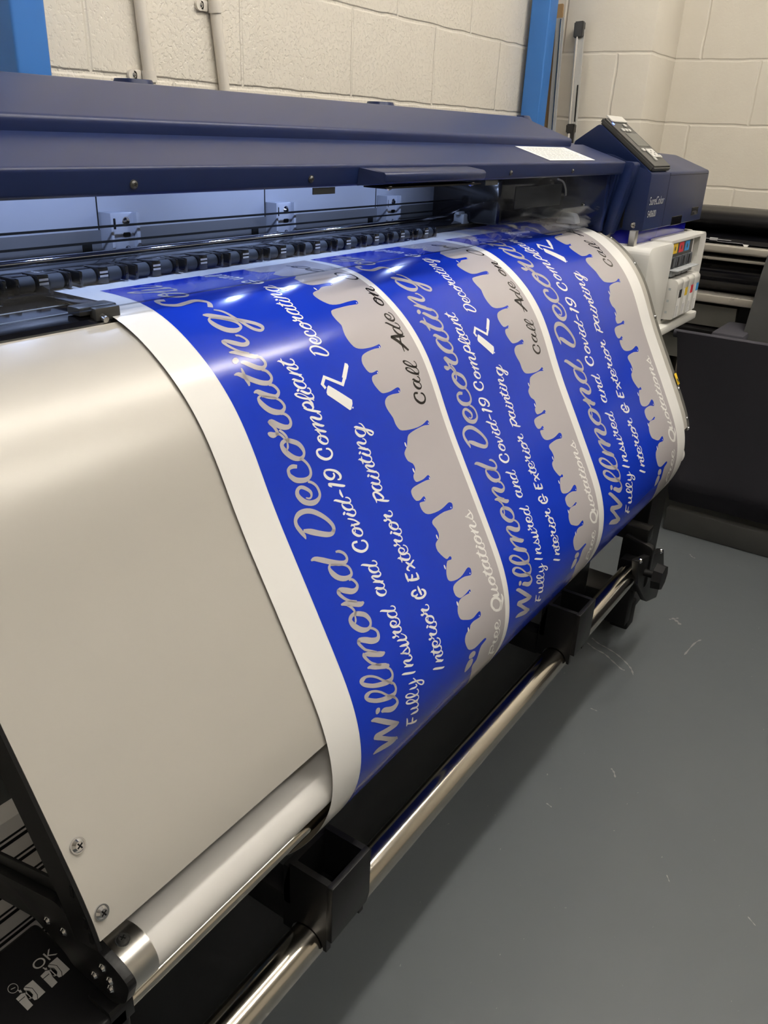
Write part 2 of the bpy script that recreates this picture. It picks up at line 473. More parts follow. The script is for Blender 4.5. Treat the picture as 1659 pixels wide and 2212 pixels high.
# things leaning in the far corner
t = thing('aluminium_rail', 'plain flat aluminium rail leaning just right of the far blue column', 'rail', (3.20, 1.36, 0))
def lean(bm, b, tp, w, th):
    b = Vector(b); tp = Vector(tp); d = (tp - b).normalized()
    q = d.to_track_quat('Z', 'X')
    v = Vector((0, 1, 0)); v = (v - d * v.dot(d)).normalized(); u = d.cross(v)
    vs = []
    for p in (b, tp):
        for i, j in ((-1, -1), (1, -1), (1, 1), (-1, 1)): vs.append(bm.verts.new(p + v * w / 2 * i + u * th / 2 * j))
    fs = [(3, 2, 1, 0), (4, 5, 6, 7)] + [(k, (k + 1) % 4, 4 + (k + 1) % 4, 4 + k) for k in range(4)]
    F = [bm.faces.new([vs[i] for i in f]) for f in fs]
    bmesh.ops.recalc_face_normals(bm, faces=F)
    bmesh.ops.bevel(bm, geom=list({e for f in F for e in f.edges}), offset=min(w, th) * .15, segments=2, affect='EDGES')
bm = new(); lean(bm, (3.195, 1.362, .0), (3.268, 1.463, 1.672), .032, .008); finish('bar', bm, 'alu', t)
bm = new(); lean(bm, (3.190, 1.357, .0), (3.262, 1.458, 1.668), .004, .004); finish('edge_lip', bm, 'chrome', t)
bm = new(); lean(bm, (3.255, 1.395, .0), (3.300, 1.492, 1.72), .040, .012)
tag(finish('wooden_board', bm, 'wood', None), 'narrow raw wooden board between the far blue column and the rails', 'board')
t = thing('cutting_ruler', 'long cutter rail with black end cap leaning on the far corner wall', 'ruler', (3.16, 1.27, 0))
cb, ct = Vector((3.20, 1.27, 0)), Vector((3.285, 1.388, 1.66))
def along(f, o=(0, 0, 0)): return cb + (ct - cb) * f + Vector(o)
bm = new(); lean(bm, along(0), along(.985), .034, .008); finish('rail', bm, 'alu', t)
bm = new(); lean(bm, along(0, (-.008, .005, 0)), along(.975, (-.008, .005, 0)), .007, .012); finish('glide_strip', bm, 'chrome', t)
bm = new(); lean(bm, along(.80, (-.006, -.010, 0)), along(.875, (-.006, -.010, 0)), .004, .004); finish('hang_slot', bm, 'black_matt', t)
bm = new(); lean(bm, along(.968, (-.004, .002, 0)), along(1.0, (-.004, .002, 0)), .036, .026); finish('end_cap', bm, 'dark_grey', t)
bm = new(); lean(bm, along(.775, (-.01, 0, 0)), along(.795, (-.01, 0, 0)), .034, .026); lean(bm, along(.755, (-.02, -.012, 0)), along(.79, (-.02, -.012, 0)), .010, .012); finish('cutter_head', bm, 'black_gloss', t)

# ------------------------------------------------------------------ printed data
GLYPHS = {
 'W': [[378,1298,426,1331,348,1213,447,1282,318,1128,467,1231,284,1038,478,1167,247,939,476,1086,209,832,464,994,171,724,445,895,133,610,418,787,93,490,384,675,58,373,355,572,34,270,334,481,22,181,315,394,20,101,291,303,32,33,262,208,55,-24,229,110,78,-81,196,10],[148,-30,0,-96,274,150,91,76,388,315,177,244,493,463,287,428,605,613,425,619,725,770,563,794,826,906,665,927,900,1011,734,1023,957,1098,781,1092,998,1179,816,1142,1011,1247,850,1183,1000,1287,887,1232,986,1319,926,1290],[899,1220,1010,1310,890,1166,1036,1285,880,1120,1063,1253,865,1066,1072,1186,841,977,1053,1082,808,861,1019,963,775,739,986,846,745,620,958,733,714,498,929,618,689,382,903,509,669,273,884,408,655,172,868,312,651,87,852,225,662,26,833,151,684,-15,813,83,705,-54,793,12],[769,-8,674,-16,886,145,752,142,997,290,827,296,1099,423,920,460,1203,563,1037,627,1309,707,1157,783,1403,837,1258,912,1477,938,1337,1016,1544,1031,1399,1096,1602,1133,1444,1152,1630,1226,1484,1204,1631,1295,1528,1269,1629,1355,1575,1342]],
 'i0': [[270,805,340,838,237,735,355,792,205,672,368,739,177,625,362,661,144,573,328,568,100,496,287,487,55,406,258,427,25,324,237,380,7,251,217,335,0,181,201,291,5,117,189,240,21,62,180,184,41,17,178,134,62,-20,180,92,88,-51,186,61,123,-71,198,43,169,-73,219,38,219,-61,250,45,272,-38,284,60,327,-4,323,85,383,37,366,119,436,84,406,155,485,136,442,194,527,188,479,239,565,235,519,288],[358,1042,396,1082,353,1006,425,1082,348,970,453,1082,350,936,478,1077,361,907,500,1063,377,883,521,1040,392,869,534,1008,409,866,532,968,431,862,519,930,454,855,504,894]],
 'l': [[28,28,0,91,68,64,38,131,110,104,73,169,162,159,113,215,218,232,165,281,277,311,226,361,337,387,296,445,407,461,374,527,485,537,451,603,560,618,519,676,627,702,578,750,687,785,631,826,740,869,675,898,783,955,712,970,819,1041,741,1041,845,1122,757,1102,862,1199,755,1149,868,1271,741,1189,864,1329,727,1221,847,1374,720,1249,813,1409,718,1267,755,1415,724,1271,690,1386,715,1261,626,1337,687,1228,560,1267,649,1178,493,1174,599,1106,423,1064,539,1012,357,948,485,917,300,830,443,822,250,713,404,721,207,601,369,621,168,494,341,528,134,388,319,440,110,291,299,357,98,201,277,277,97,118,257,204,106,46,245,145,131,-7,243,99,166,-39,250,59,202,-62,266,28,238,-79,290,10,279,-89,322,5,324,-89,358,8,377,-79,402,17,435,-62,448,33,493,-33,484,53,544,13,509,77,583,61,537,114,616,103,570,157]],
 'm': [[100,3,47,-25,122,47,23,-5,144,73,0,32,164,94,3,112,199,158,37,210,244,252,83,314,288,349,127,408,328,436,165,493,363,519,203,575,393,598,240,650,416,673,281,719,433,746,321,779,446,811,352,825,450,861,371,856,445,895,384,883,440,923,399,916],[234,299,193,331,286,374,237,413,336,448,282,495,384,514,329,571,427,571,376,636,467,621,424,695,509,665,477,748,558,704,535,797,611,739,594,840,661,766,651,876,709,786,706,907,752,798,761,933,775,800,816,944,779,796,861,924,787,781,882,890,802,756,897,865],[787,844,863,807,744,785,846,737,703,728,829,665,663,670,802,587,624,603,763,508,581,525,719,432,539,441,679,359,494,355,643,280,449,264,609,203,416,168,583,147,413,82,559,110,432,27,532,59,453,-18,504,-2],[663,300,626,338,725,389,684,431,787,476,741,523,842,553,793,604,886,616,834,670,920,664,873,728,955,702,922,785,1002,736,982,834,1058,767,1044,873,1110,794,1098,903,1155,817,1144,929,1188,834,1190,950,1208,839,1238,958,1218,833,1279,940,1233,814,1303,911,1252,790,1323,887],[1188,813,1265,938,1204,788,1289,927,1208,780,1326,898,1201,803,1342,807,1182,777,1317,712,1141,715,1281,621,1098,647,1240,532,1054,581,1191,447,1001,502,1144,372,950,410,1109,313,912,314,1083,258,886,218,1061,205,876,123,1048,169,891,42,1037,140,927,-13,1033,104,972,-47,1040,70,1024,-68,1068,46,1082,-77,1109,33,1142,-71,1150,33,1200,-44,1186,49,1253,-4,1227,80,1302,42,1265,117,1345,94,1298,157,1382,150,1330,207,1416,202,1365,259]],
 'o': [[626,630,737,568,599,578,717,511,573,530,695,451,544,478,664,385,507,413,624,309,469,347,573,224,435,299,508,145,394,258,434,89,344,218,358,54,293,189,288,37,244,169,222,39,194,160,162,57,155,172,110,88,128,211,64,133,114,267,25,193,114,319,0,272,129,367,0,366,155,423,18,465,184,473,49,559,211,513,94,643,245,555,148,716,287,599,206,778,336,644,272,837,390,688,344,890,440,723,417,929,489,755,489,947,538,781,558,949,574,792,620,936,596,782,669,903,613,755,705,856,624,723,729,801,629,684,742,735,627,635,745,665,622,596,742,602,618,586,729,543,609,576,711,501,595,552,699,474],[392,758,413,785,413,715,444,755,434,671,473,726,462,635,501,703,497,613,528,686,533,602,557,671,569,595,588,659,606,589,622,652,644,586,658,647,682,583,695,643],[658,524,667,590,698,521,709,598,740,519,749,606,785,524,785,617,831,540,822,634,876,563,859,656,921,592,897,681,964,626,933,711,1004,664,970,746,1042,700,1009,782]],
 'n': [[103,67,45,44,122,128,22,89,139,176,0,147,157,205,0,238,178,252,31,334,210,323,75,419,245,395,117,499,285,462,159,578,330,532,198,650,371,610,229,707,396,687,255,752,410,755,281,798,418,817,306,843,421,875,328,886,418,925,348,930,416,973,369,976],[233,303,181,343,277,387,222,428,320,468,264,515,361,537,308,595,403,592,354,663,445,640,401,722,490,682,451,775,538,721,506,825,590,755,562,868,637,784,612,902,678,807,658,929,709,823,703,951,727,828,751,959,735,823,794,941,749,805,820,913,770,782,841,890],[699,819,785,930,714,787,807,909,719,774,840,867,715,795,848,768,694,770,816,671,648,710,775,584,599,640,735,506,557,569,694,434,512,489,654,371,474,397,628,325,453,303,612,288,450,217,600,250,463,140,594,215,492,75,595,174,533,26,606,130,581,-4,622,101,633,-10,647,94,686,2,683,102,735,22,722,120,786,51,763,145,837,91,802,178,881,141,827,206,907,202,836,223,912,254,843,256,916,297,852,298]],
 'd': [[705,791,650,733,687,828,631,769,664,873,616,797,619,908,595,804,552,922,546,787,472,923,481,753,390,905,420,713,312,863,364,673,235,803,308,626,165,728,261,576,103,640,222,518,53,542,187,452,16,438,161,391,0,332,142,331,2,232,128,263,15,149,123,207,41,86,125,170,79,44,134,142,128,23,155,122,188,18,200,116,257,26,257,125,322,50,309,144,376,88,346,169,422,140,380,205,465,207,417,257,509,295,459,333,550,395,502,426,588,492,542,519,622,578,574,603,653,662,602,687,684,744,631,770],[1036,1401,1082,1413,1024,1349,1098,1368,1012,1308,1113,1310,995,1277,1107,1223,961,1222,1073,1128,912,1146,1025,1033,858,1063,975,941,806,980,922,852,750,891,865,763,692,796,809,672,630,693,750,571,567,584,692,468,513,476,645,378,475,376,611,305,450,280,586,243,441,185,571,199,454,100,564,160,485,38,566,118,524,-5,575,86,568,-26,594,71,615,-30,625,69,660,-25,659,75,705,-11,694,89,753,12,728,111,799,46,760,139,844,94,793,178,886,151,825,226,920,212,849,266,936,272,862,294,939,322,873,328,940,365,885,370]],
 'D': [[502,1264,570,1210,453,1198,546,1123,405,1132,521,1034,355,1061,486,938,302,973,434,838,244,872,374,738,189,769,318,641,135,668,266,546,84,565,218,454,43,465,181,377,15,371,154,313,0,279,137,264,2,183,129,235,33,105,132,213,72,60,152,175,107,24,178,128],[46,84,100,187,72,55,129,163,103,23,154,142,144,-3,179,131,191,-16,212,126,245,-20,250,127,307,-9,294,140,376,19,350,166,450,60,414,206,527,110,481,255,606,170,550,316,687,239,621,387,765,315,687,463,839,398,750,542,910,489,809,624,972,586,855,703,1022,689,890,780,1059,793,916,858,1084,898,934,932,1098,1004,943,1003,1098,1109,944,1071,1082,1208,940,1131,1045,1295,928,1193,994,1366,907,1258,939,1420,879,1306,880,1456,843,1330,817,1475,798,1338,751,1480,748,1335,678,1468,691,1319,604,1444,624,1290,538,1419,560,1263,481,1394,502,1243,430,1366,449,1227,389,1342,397,1218,356,1322,353,1224,324,1304,320,1240,290,1285,289,1257]],
 'e': [[296,681,323,649,267,641,301,603,237,598,280,561,216,542,273,534,219,482,275,511,239,431,283,481,270,393,301,460,310,363,330,451,362,344,367,453,426,353,402,469,494,399,448,510,561,465,502,572,616,531,546,631,656,594,574,676,685,663,590,712,699,739,596,739,694,815,595,768,672,884,585,801,638,941,568,827,593,984,541,846,535,1015,507,857,465,1023,470,852,385,1002,418,826,301,962,355,779,224,909,301,731,161,842,263,687,111,765,230,637,70,683,202,582,36,596,180,521,9,498,166,462,0,392,158,410,17,289,154,350,51,199,158,277,92,127,171,214,136,74,192,170,187,37,222,137,246,17,264,116,317,10,324,108,396,17,395,115,470,36,458,132,533,69,508,161,589,113,552,200,637,162,592,242,676,214,622,285,707,268,648,333,736,318,676,383]],
 'c': [[560,542,469,599,587,602,487,665,616,670,502,722,634,754,508,761,628,840,511,803,605,915,509,852,571,978,503,885,525,1015,489,899,477,1028,459,906,435,1035,426,906,399,1039,401,900,358,1036,383,888,312,1018,358,865,256,984,318,825,192,935,273,775,132,869,240,727,85,787,216,679,52,700,194,619,29,618,173,555,11,537,156,495,0,450,144,440,2,362,137,390,19,278,136,336,48,202,141,278,87,139,154,230,133,95,178,194,185,66,214,166,242,50,258,149,304,45,310,143,371,52,368,149,440,71,427,167,513,107,491,201,587,155,557,247,648,206,606,290,686,261,627,322,705,314,639,357,720,358,654,400]],
 'r': [[18,598,0,669,63,618,43,696,108,639,86,722,150,662,123,748,186,687,154,771,218,715,179,793,247,746,197,817,272,781,208,843,292,821,212,869,310,871,211,895,323,932,201,930,332,979,186,988,339,990,190,1075,344,1003,226,1146,361,1040,265,1185,377,1079,298,1206,383,1109,324,1215,384,1135,348,1212,389,1165,369,1207],[203,808,228,946,240,800,263,928,280,791,294,911,327,789,325,904,379,799,364,909,430,816,409,924,481,835,453,943,530,860,495,969,576,887,539,1001,611,906,579,1027,631,912,614,1038,647,913,638,1040,668,914,659,1041],[597,1016,650,1052,605,970,673,1016,608,945,700,958,602,951,695,859,566,923,647,777,499,875,587,705,432,812,537,641,378,737,497,580,332,656,459,519,297,569,431,465,274,478,412,413,265,383,400,367,278,287,394,339,317,210,398,309,369,162,416,269,425,136,445,238,484,126,485,226,546,130,535,230,604,148,580,244,657,181,621,272,705,225,658,310,743,275,686,347,766,332,699,378,775,385,707,416,782,431,717,461]],
 'a': [[708,852,657,838,698,901,643,885,684,960,633,922,645,1019,623,929,588,1050,595,924,522,1063,550,907,452,1057,501,880,379,1031,444,845,302,987,380,800,231,932,324,749,167,870,276,692,110,796,234,630,62,710,200,568,26,610,168,500,2,498,143,431,0,378,131,384,33,270,133,338,87,190,151,279,146,137,176,236,207,118,205,222,266,125,248,227,321,145,294,243,371,171,337,263,419,211,379,292,468,270,422,338,517,355,470,412,565,456,521,504,606,553,562,594,634,639,589,674,656,721,608,754,677,801,627,835],[793,1033,831,1035,787,986,854,990,780,953,877,928,767,943,876,840,737,914,841,762,687,866,794,698,636,808,753,640,593,746,719,583,554,680,685,526,521,608,654,468,490,528,624,403,462,435,599,344,455,324,588,313,490,216,589,282,542,141,606,228,598,89,629,188,654,67,651,175,706,69,685,177,752,82,722,189,800,101,761,207,846,131,799,233,887,169,828,261,913,219,846,290,928,269,859,329,941,315,875,372]],
 't': [[548,1344,584,1332,537,1296,600,1276,526,1260,617,1209,507,1232,610,1125,467,1188,571,1045,410,1130,517,971,351,1066,465,901,299,1002,416,834,248,933,364,769,199,861,316,703,150,788,270,633,103,710,227,561,62,625,193,491,29,532,165,416,5,431,144,343,0,320,135,296,32,213,135,264,83,137,149,216,134,84,171,174,184,50,194,152,234,36,225,143,284,34,261,142,337,42,305,150,393,61,352,168,444,92,390,191,480,138,416,223,505,191,439,267,528,239,463,314],[705,970,709,921,662,991,668,921,619,1013,627,921,572,1033,580,926,514,1056,521,938,449,1077,458,952,383,1092,402,961,322,1093,352,960,269,1085,299,954,230,1079,246,956,203,1077,201,977,176,1078,168,1006,145,1080,140,1034]],
 'i': [[370,854,422,824,356,827,431,783,343,810,439,732,325,791,428,669,286,750,391,602,234,694,343,536,184,635,296,473,140,582,253,419,97,527,213,368,60,465,182,320,30,398,156,268,7,322,137,219,0,233,129,186,21,138,129,154,61,55,139,111,110,-11,152,79,165,-49,171,60,219,-64,205,46,271,-66,243,42,324,-59,287,49,379,-41,331,67,426,-11,363,89,453,38,378,115,465,90,388,154,475,135,400,199],[394,1012,409,1074,404,977,429,1084,413,942,449,1095,424,913,469,1099,437,891,486,1096,451,874,503,1088,467,860,519,1077,482,849,534,1063,499,840,548,1046,517,837,561,1024,536,842,573,994,557,852,583,959,578,862,593,924]],
 'g': [[956,482,900,496,940,542,873,559,919,615,851,609,856,703,848,610,776,747,827,607,700,762,780,599,628,759,726,582,556,739,668,556,485,704,604,521,419,660,544,478,358,613,490,429,299,556,442,374,249,484,402,311,207,394,368,231,175,290,342,142,161,179,327,65,179,60,323,0,218,-52,329,-68,265,-144,337,-113,326,-213,336,-118,382,-238,352,-125,427,-242,384,-130,472,-238,421,-130,521,-224,460,-120,570,-192,502,-95,616,-137,548,-50,660,-66,597,11,706,13,646,83,757,102,697,170,811,198,748,267,857,287,793,355,889,360,825,426,915,426,850,491,940,492,875,556],[1054,711,1104,664,1024,680,1107,602,994,651,1110,539,960,607,1097,464,915,531,1061,375,863,437,1009,279,813,344,958,186,767,259,913,99,723,176,868,15,680,89,822,-69,637,0,774,-153,595,-91,725,-237,554,-181,680,-321,517,-267,638,-401,484,-352,598,-480,444,-438,553,-564,393,-534,498,-660,336,-631,440,-761,281,-712,382,-846,230,-769,325,-910,180,-809,271,-959,142,-830,218,-989,121,-833,161,-988,116,-832,101,-952,114,-831,53,-896,107,-821,19,-829,99,-797,0,-753,99,-764,2,-678,117,-714,26,-610,152,-656,63,-543,192,-603,108,-483,237,-560,158,-437,289,-521,215,-399,345,-486,274,-364,406,-455,337,-333,470,-427,403,-306,534,-397,467,-280,596,-367,528,-252,656,-335,591,-227,718,-304,657,-200,791,-277,730,-174,869,-250,809,-151,941,-218,881,-124,1007,-182,945,-91,1067,-140,1006,-57,1119,-88,1060,-15,1159,-22,1105,38,1191,49,1144,101,1223,119,1184,162]],
 'F': [[552,1162,620,1244,607,1131,714,1262,663,1101,799,1272,738,1084,884,1281,830,1081,978,1290,937,1091,1078,1298,1046,1114,1168,1305,1152,1150,1243,1309,1247,1188,1317,1316,1340,1226,1393,1323],[716,1164,853,1193,567,954,741,1003,412,737,621,807,271,522,521,633,146,311,442,476,52,121,377,331,0,-32,330,217,18,-115,299,135,86,-131,280,55,151,-140,262,-33],[306,419,434,588,394,417,537,605,482,415,638,622,576,422,731,631,677,444,807,623,777,468,878,610,871,488,949,596]],
 'u': [[322,830,398,872,256,702,391,779,187,572,385,687,127,445,369,585,74,315,333,464,25,178,291,346,0,56,262,252,14,-30,248,177,58,-81,243,111,125,-96,254,78,216,-65,283,79,318,0,334,107,422,87,405,162,538,205,502,257,662,344,620,387,777,473,740,517],[796,895,867,936,747,788,870,858,697,683,872,776,650,588,852,669,593,486,796,540,523,356,733,423,466,219,689,335,448,106,658,252,459,20,635,168,492,-39,632,107,548,-67,658,77,622,-69,708,69,703,-48,758,75,784,-5,803,96,862,55,858,138,936,120,917,189,1007,192,974,245,1074,268,1035,313,1137,340,1099,384]],
 'y': [[510,890,566,909,460,786,555,817,411,683,544,724,367,584,523,622,323,480,482,509,276,361,438,406,245,242,410,327,246,140,395,250,270,60,391,176,318,15,397,138,397,35,418,142,473,87,475,181,539,133,541,225],[947,893,1002,911,900,784,996,816,853,678,989,719,805,557,966,599,753,405,920,444,698,234,858,267,637,66,788,89,568,-105,709,-94,493,-274,621,-280,424,-407,527,-447,362,-498,427,-582,300,-567,323,-686,256,-603,218,-760,218,-610,127,-778,177,-592,60,-753,150,-562,17,-707,142,-527,0,-639,146,-484,10,-547,159,-449,55,-435,194,-399,134,-326,262,-325,226,-230,343,-246,322,-141,430,-170,421,-61,527,-93,525,12,620,-25,624,79,704,27,714,137,785,72,796,187,868,120,873,234,954,180,954,285,1039,243,1036,340,1122,306,1120,394]],
 'I': [[587,1372,650,1380,547,1299,652,1314,509,1235,650,1240,465,1159,624,1132,400,1039,564,991,319,887,484,833,240,729,405,678,162,571,324,522,82,403,244,370,21,247,182,250,0,127,143,172,10,50,111,96,21,-17,76,9]],
 's': [[24,33,0,86,134,150,109,206,245,267,216,325,346,378,310,438,433,478,382,543,509,570,440,641,576,666,492,732,632,769,541,819,675,869,589,908,716,965,639,1000],[557,830,636,894,577,704,668,777,597,577,701,659,613,458,726,538,626,347,738,418,636,237,741,301,647,125,745,185],[556,875,656,840,514,789,622,751,474,709,584,656,436,642,528,548,376,566,447,446,294,468,369,364,222,348,333,318,201,224,327,291,222,135,331,246,268,73,353,202,335,32,402,168,423,7,473,143,522,6,550,138,635,44,643,165,752,106,751,214,846,162,839,260,904,208,883,288,939,250,907,313,967,286,938,344]],
 'C': [[906,815,772,849,924,879,784,915,942,945,794,979,956,1009,805,1040,967,1070,818,1097,976,1148,829,1133,966,1236,832,1151,935,1310,824,1184,887,1372,806,1222,820,1414,775,1244,737,1432,716,1246,641,1433,639,1229,540,1408,568,1196,442,1352,503,1145,348,1274,435,1075,263,1184,369,995,182,1080,303,907,103,956,246,817,41,808,208,733,7,645,184,636,0,480,171,524,20,328,174,431,74,206,196,349,149,115,239,269,231,54,291,211,320,25,351,187,413,23,422,188,503,45,489,206,590,92,550,245,670,161,610,302,737,241,653,354,778,334,674,392,793,418,692,447,805,488,713,514]],
 'v': [[161,859,221,860,140,757,225,759,119,658,229,654,96,559,223,534,62,436,199,393,23,296,168,254,0,161,149,160,15,55,141,131,52,6,140,97,83,-22,144,42],[121,15,83,123,219,99,180,211,319,184,276,296,413,278,359,384,496,384,431,482,569,493,495,587,629,594,553,683,673,683,599,758,704,764,638,824,734,843,679,893]],
 '-': [[544,599,531,523,470,641,449,516,394,684,370,509,304,705,292,502,203,685,205,497,100,643,105,493,0,602,4,489]],
 '1': [[590,1347,653,1321,562,1308,658,1269,538,1280,659,1206,498,1216,632,1103,427,1077,565,947,336,892,475,759,248,707,385,575,161,524,299,394,76,340,214,218,17,185,152,90,0,71,128,51,21,5,115,43,42,-25,102,-1],[550,1373,590,1257,510,1350,556,1218,470,1326,522,1180,430,1292,486,1148,394,1243,444,1122,360,1185,397,1100,327,1127,349,1077]],
 '9': [[998,1159,901,1068,969,1229,874,1140,935,1309,852,1201,876,1378,826,1228,794,1411,775,1230,702,1420,706,1211,608,1404,638,1179,513,1360,572,1134,419,1291,504,1077,337,1201,452,1017,272,1089,411,953,225,957,378,884,209,811,363,838,240,678,368,783,299,575,395,708,372,504,428,654,454,486,469,636,532,500,534,638,604,515,605,641],[878,1231,978,1293,887,1174,995,1240,893,1132,1014,1172,890,1085,1015,1071,870,996,994,949,838,881,958,813,794,765,910,674,737,647,849,533,668,527,776,390,599,428,694,262,527,351,602,159,449,286,507,80,376,238,419,23,315,208,336,-15,263,194,256,-31,220,194,179,-22,175,209,107,18,134,238,44,83,114,256,0,177,111,270,4,292,124,330,34,376,140,406,61,446]],
 'p': [[640,1184,685,1109,576,1125,637,1023,510,1062,591,938,440,974,542,842,369,853,484,720,297,711,419,579,226,561,351,431,149,391,274,264,72,211,195,91,17,61,135,-40,0,-36,106,-92,10,-94,91,-107,22,-133,73,-141],[326,438,383,545,370,375,433,496,423,302,474,456,506,257,511,445,611,265,583,462,723,306,672,502,826,374,745,556,906,478,797,628,967,603,842,721,1005,731,869,803,1012,862,878,870,994,982,875,939,959,1079,865,985,905,1148,854,1004,839,1178,833,1015,768,1171,798,1015,694,1123,743,987,620,1053,671,928,547,985,596,867],[480,296,499,430,565,264,584,399,654,231,665,369,747,222,737,360,840,252,810,382,925,304,887,425,996,353,957,468,1050,394,1010,503,1094,434,1053,537,1137,472,1097,571]],
 '&': [[1049,528,1033,441,968,552,943,421,886,576,854,400,802,591,768,382,717,595,683,368,633,590,599,357,548,578,514,352,462,558,431,358,374,532,349,370,286,505,267,382],[925,760,814,769,954,855,826,865,985,960,837,950,1000,1080,836,1004,984,1190,825,1052,949,1279,806,1105,903,1346,783,1143,844,1389,756,1167,776,1408,724,1181,699,1395,698,1181,622,1344,666,1163,551,1270,626,1124,491,1175,599,1089,456,1065,582,1047,442,959,568,984,445,866,562,936,471,799,563,914,506,768,578,885,536,746,598,848],[582,958,491,883,577,1026,467,934,568,1108,448,970,516,1180,446,961,433,1177,434,948,352,1133,395,919,273,1062,359,881,202,966,325,826,141,855,286,748,91,740,251,663,48,621,222,576,13,486,200,494,0,340,192,423,17,197,198,332,57,64,218,232,117,-43,245,164,201,-101,285,133,293,-117,344,120,382,-106,401,121,470,-65,453,138,549,-3,509,173,612,64,554,208,658,137,575,227,680,202,593,257,696,253,619,302]],
 'E': [[990,1201,973,1099,903,1228,877,1077,815,1254,781,1054,715,1267,676,1046,593,1260,557,1065,457,1239,430,1099,320,1219,304,1134],[452,1235,542,1138,375,1125,483,1007,294,1008,426,882,215,864,375,756,141,686,319,599,75,494,261,427,29,320,216,287,15,183,191,205,26,88,174,133,38,9,156,45],[287,714,370,862,333,657,421,812,382,597,471,765,440,550,514,727,504,531,555,695,565,531,601,666,623,533,651,635],[0,113,74,294,65,66,143,257,134,18,207,223,224,-11,273,199,330,1,356,186,440,35,456,180,548,69,559,174]],
 'x': [[778,765,803,679,678,706,716,574,579,647,628,468,464,564,516,359,322,439,368,245,161,287,198,130,0,134,28,14],[643,-56,547,-153,604,71,501,-33,566,195,454,87,533,318,411,218,507,460,378,368,483,614,351,515,451,746,324,621,406,839,295,680,348,899,271,710,269,911,254,723,188,855,219,716,121,769,155,672,61,690,85,621]],
 'P': [[514,1143,590,1051,431,1013,520,904,346,881,450,758,262,735,378,608,173,557,295,432,85,366,209,250,22,203,144,112,0,86,116,56,12,15,101,28,26,-32,84,-24],[329,1175,339,1218,391,1133,410,1215,456,1089,478,1213,541,1062,552,1220,654,1068,654,1246,774,1089,775,1280,870,1097,886,1298,939,1085,977,1286,988,1065,1055,1252,1006,1049,1116,1179,1008,1031,1140,1061,1003,986,1126,935,982,930,1081,815,934,860,1011,709,859,779,922,610,773,701,823,522,665,620,704,436,546,546,573,357,465,508,458,318,438,509,372,356,422,529,331,451,411,559,325,556,418,604,353,651,449,681,398,733,484,764,439,809]],
 'Q': [[371,679,361,944,553,848,543,1105,717,1002,736,1274,845,1079,933,1377,972,1063,1108,1354,1097,985,1257,1260,1170,881,1357,1116,1177,762,1385,913,1145,612,1354,674,1098,482,1277,434,1034,364,1152,201,939,234,995,-3,842,135,827,-158,728,61,657,-251,597,13,492,-289,482,12,346,-282,384,67,213,-234,306,163,97,-134,278,267,37,42,304,389,82,305,381,595,179,565,464,823,266,797],[1133,-353,1105,-479,1022,-371,982,-554,919,-387,850,-631,830,-374,704,-667,736,-319,575,-617,631,-230,464,-521,513,-143,355,-428,382,-80,238,-346,242,-32,119,-258,101,17,0,-170]],
 'A': [[69,142,0,318,184,247,106,447,299,352,210,574,418,464,320,705,541,588,438,836,668,724,560,972,799,874,684,1122,935,1046,812,1295,1072,1233,945,1483,1209,1415,1078,1672],[1068,1639,1203,1553,1046,1462,1197,1366,1024,1287,1190,1176,1001,1114,1176,982,970,933,1151,783,937,746,1120,587,910,560,1084,410,898,383,1042,259,892,212,996,123,887,40,949,-13],[1134,451,1118,373,1026,570,1004,466,913,693,896,555,754,789,756,628,537,824,549,675,287,825,298,705,40,814,48,724]],
}
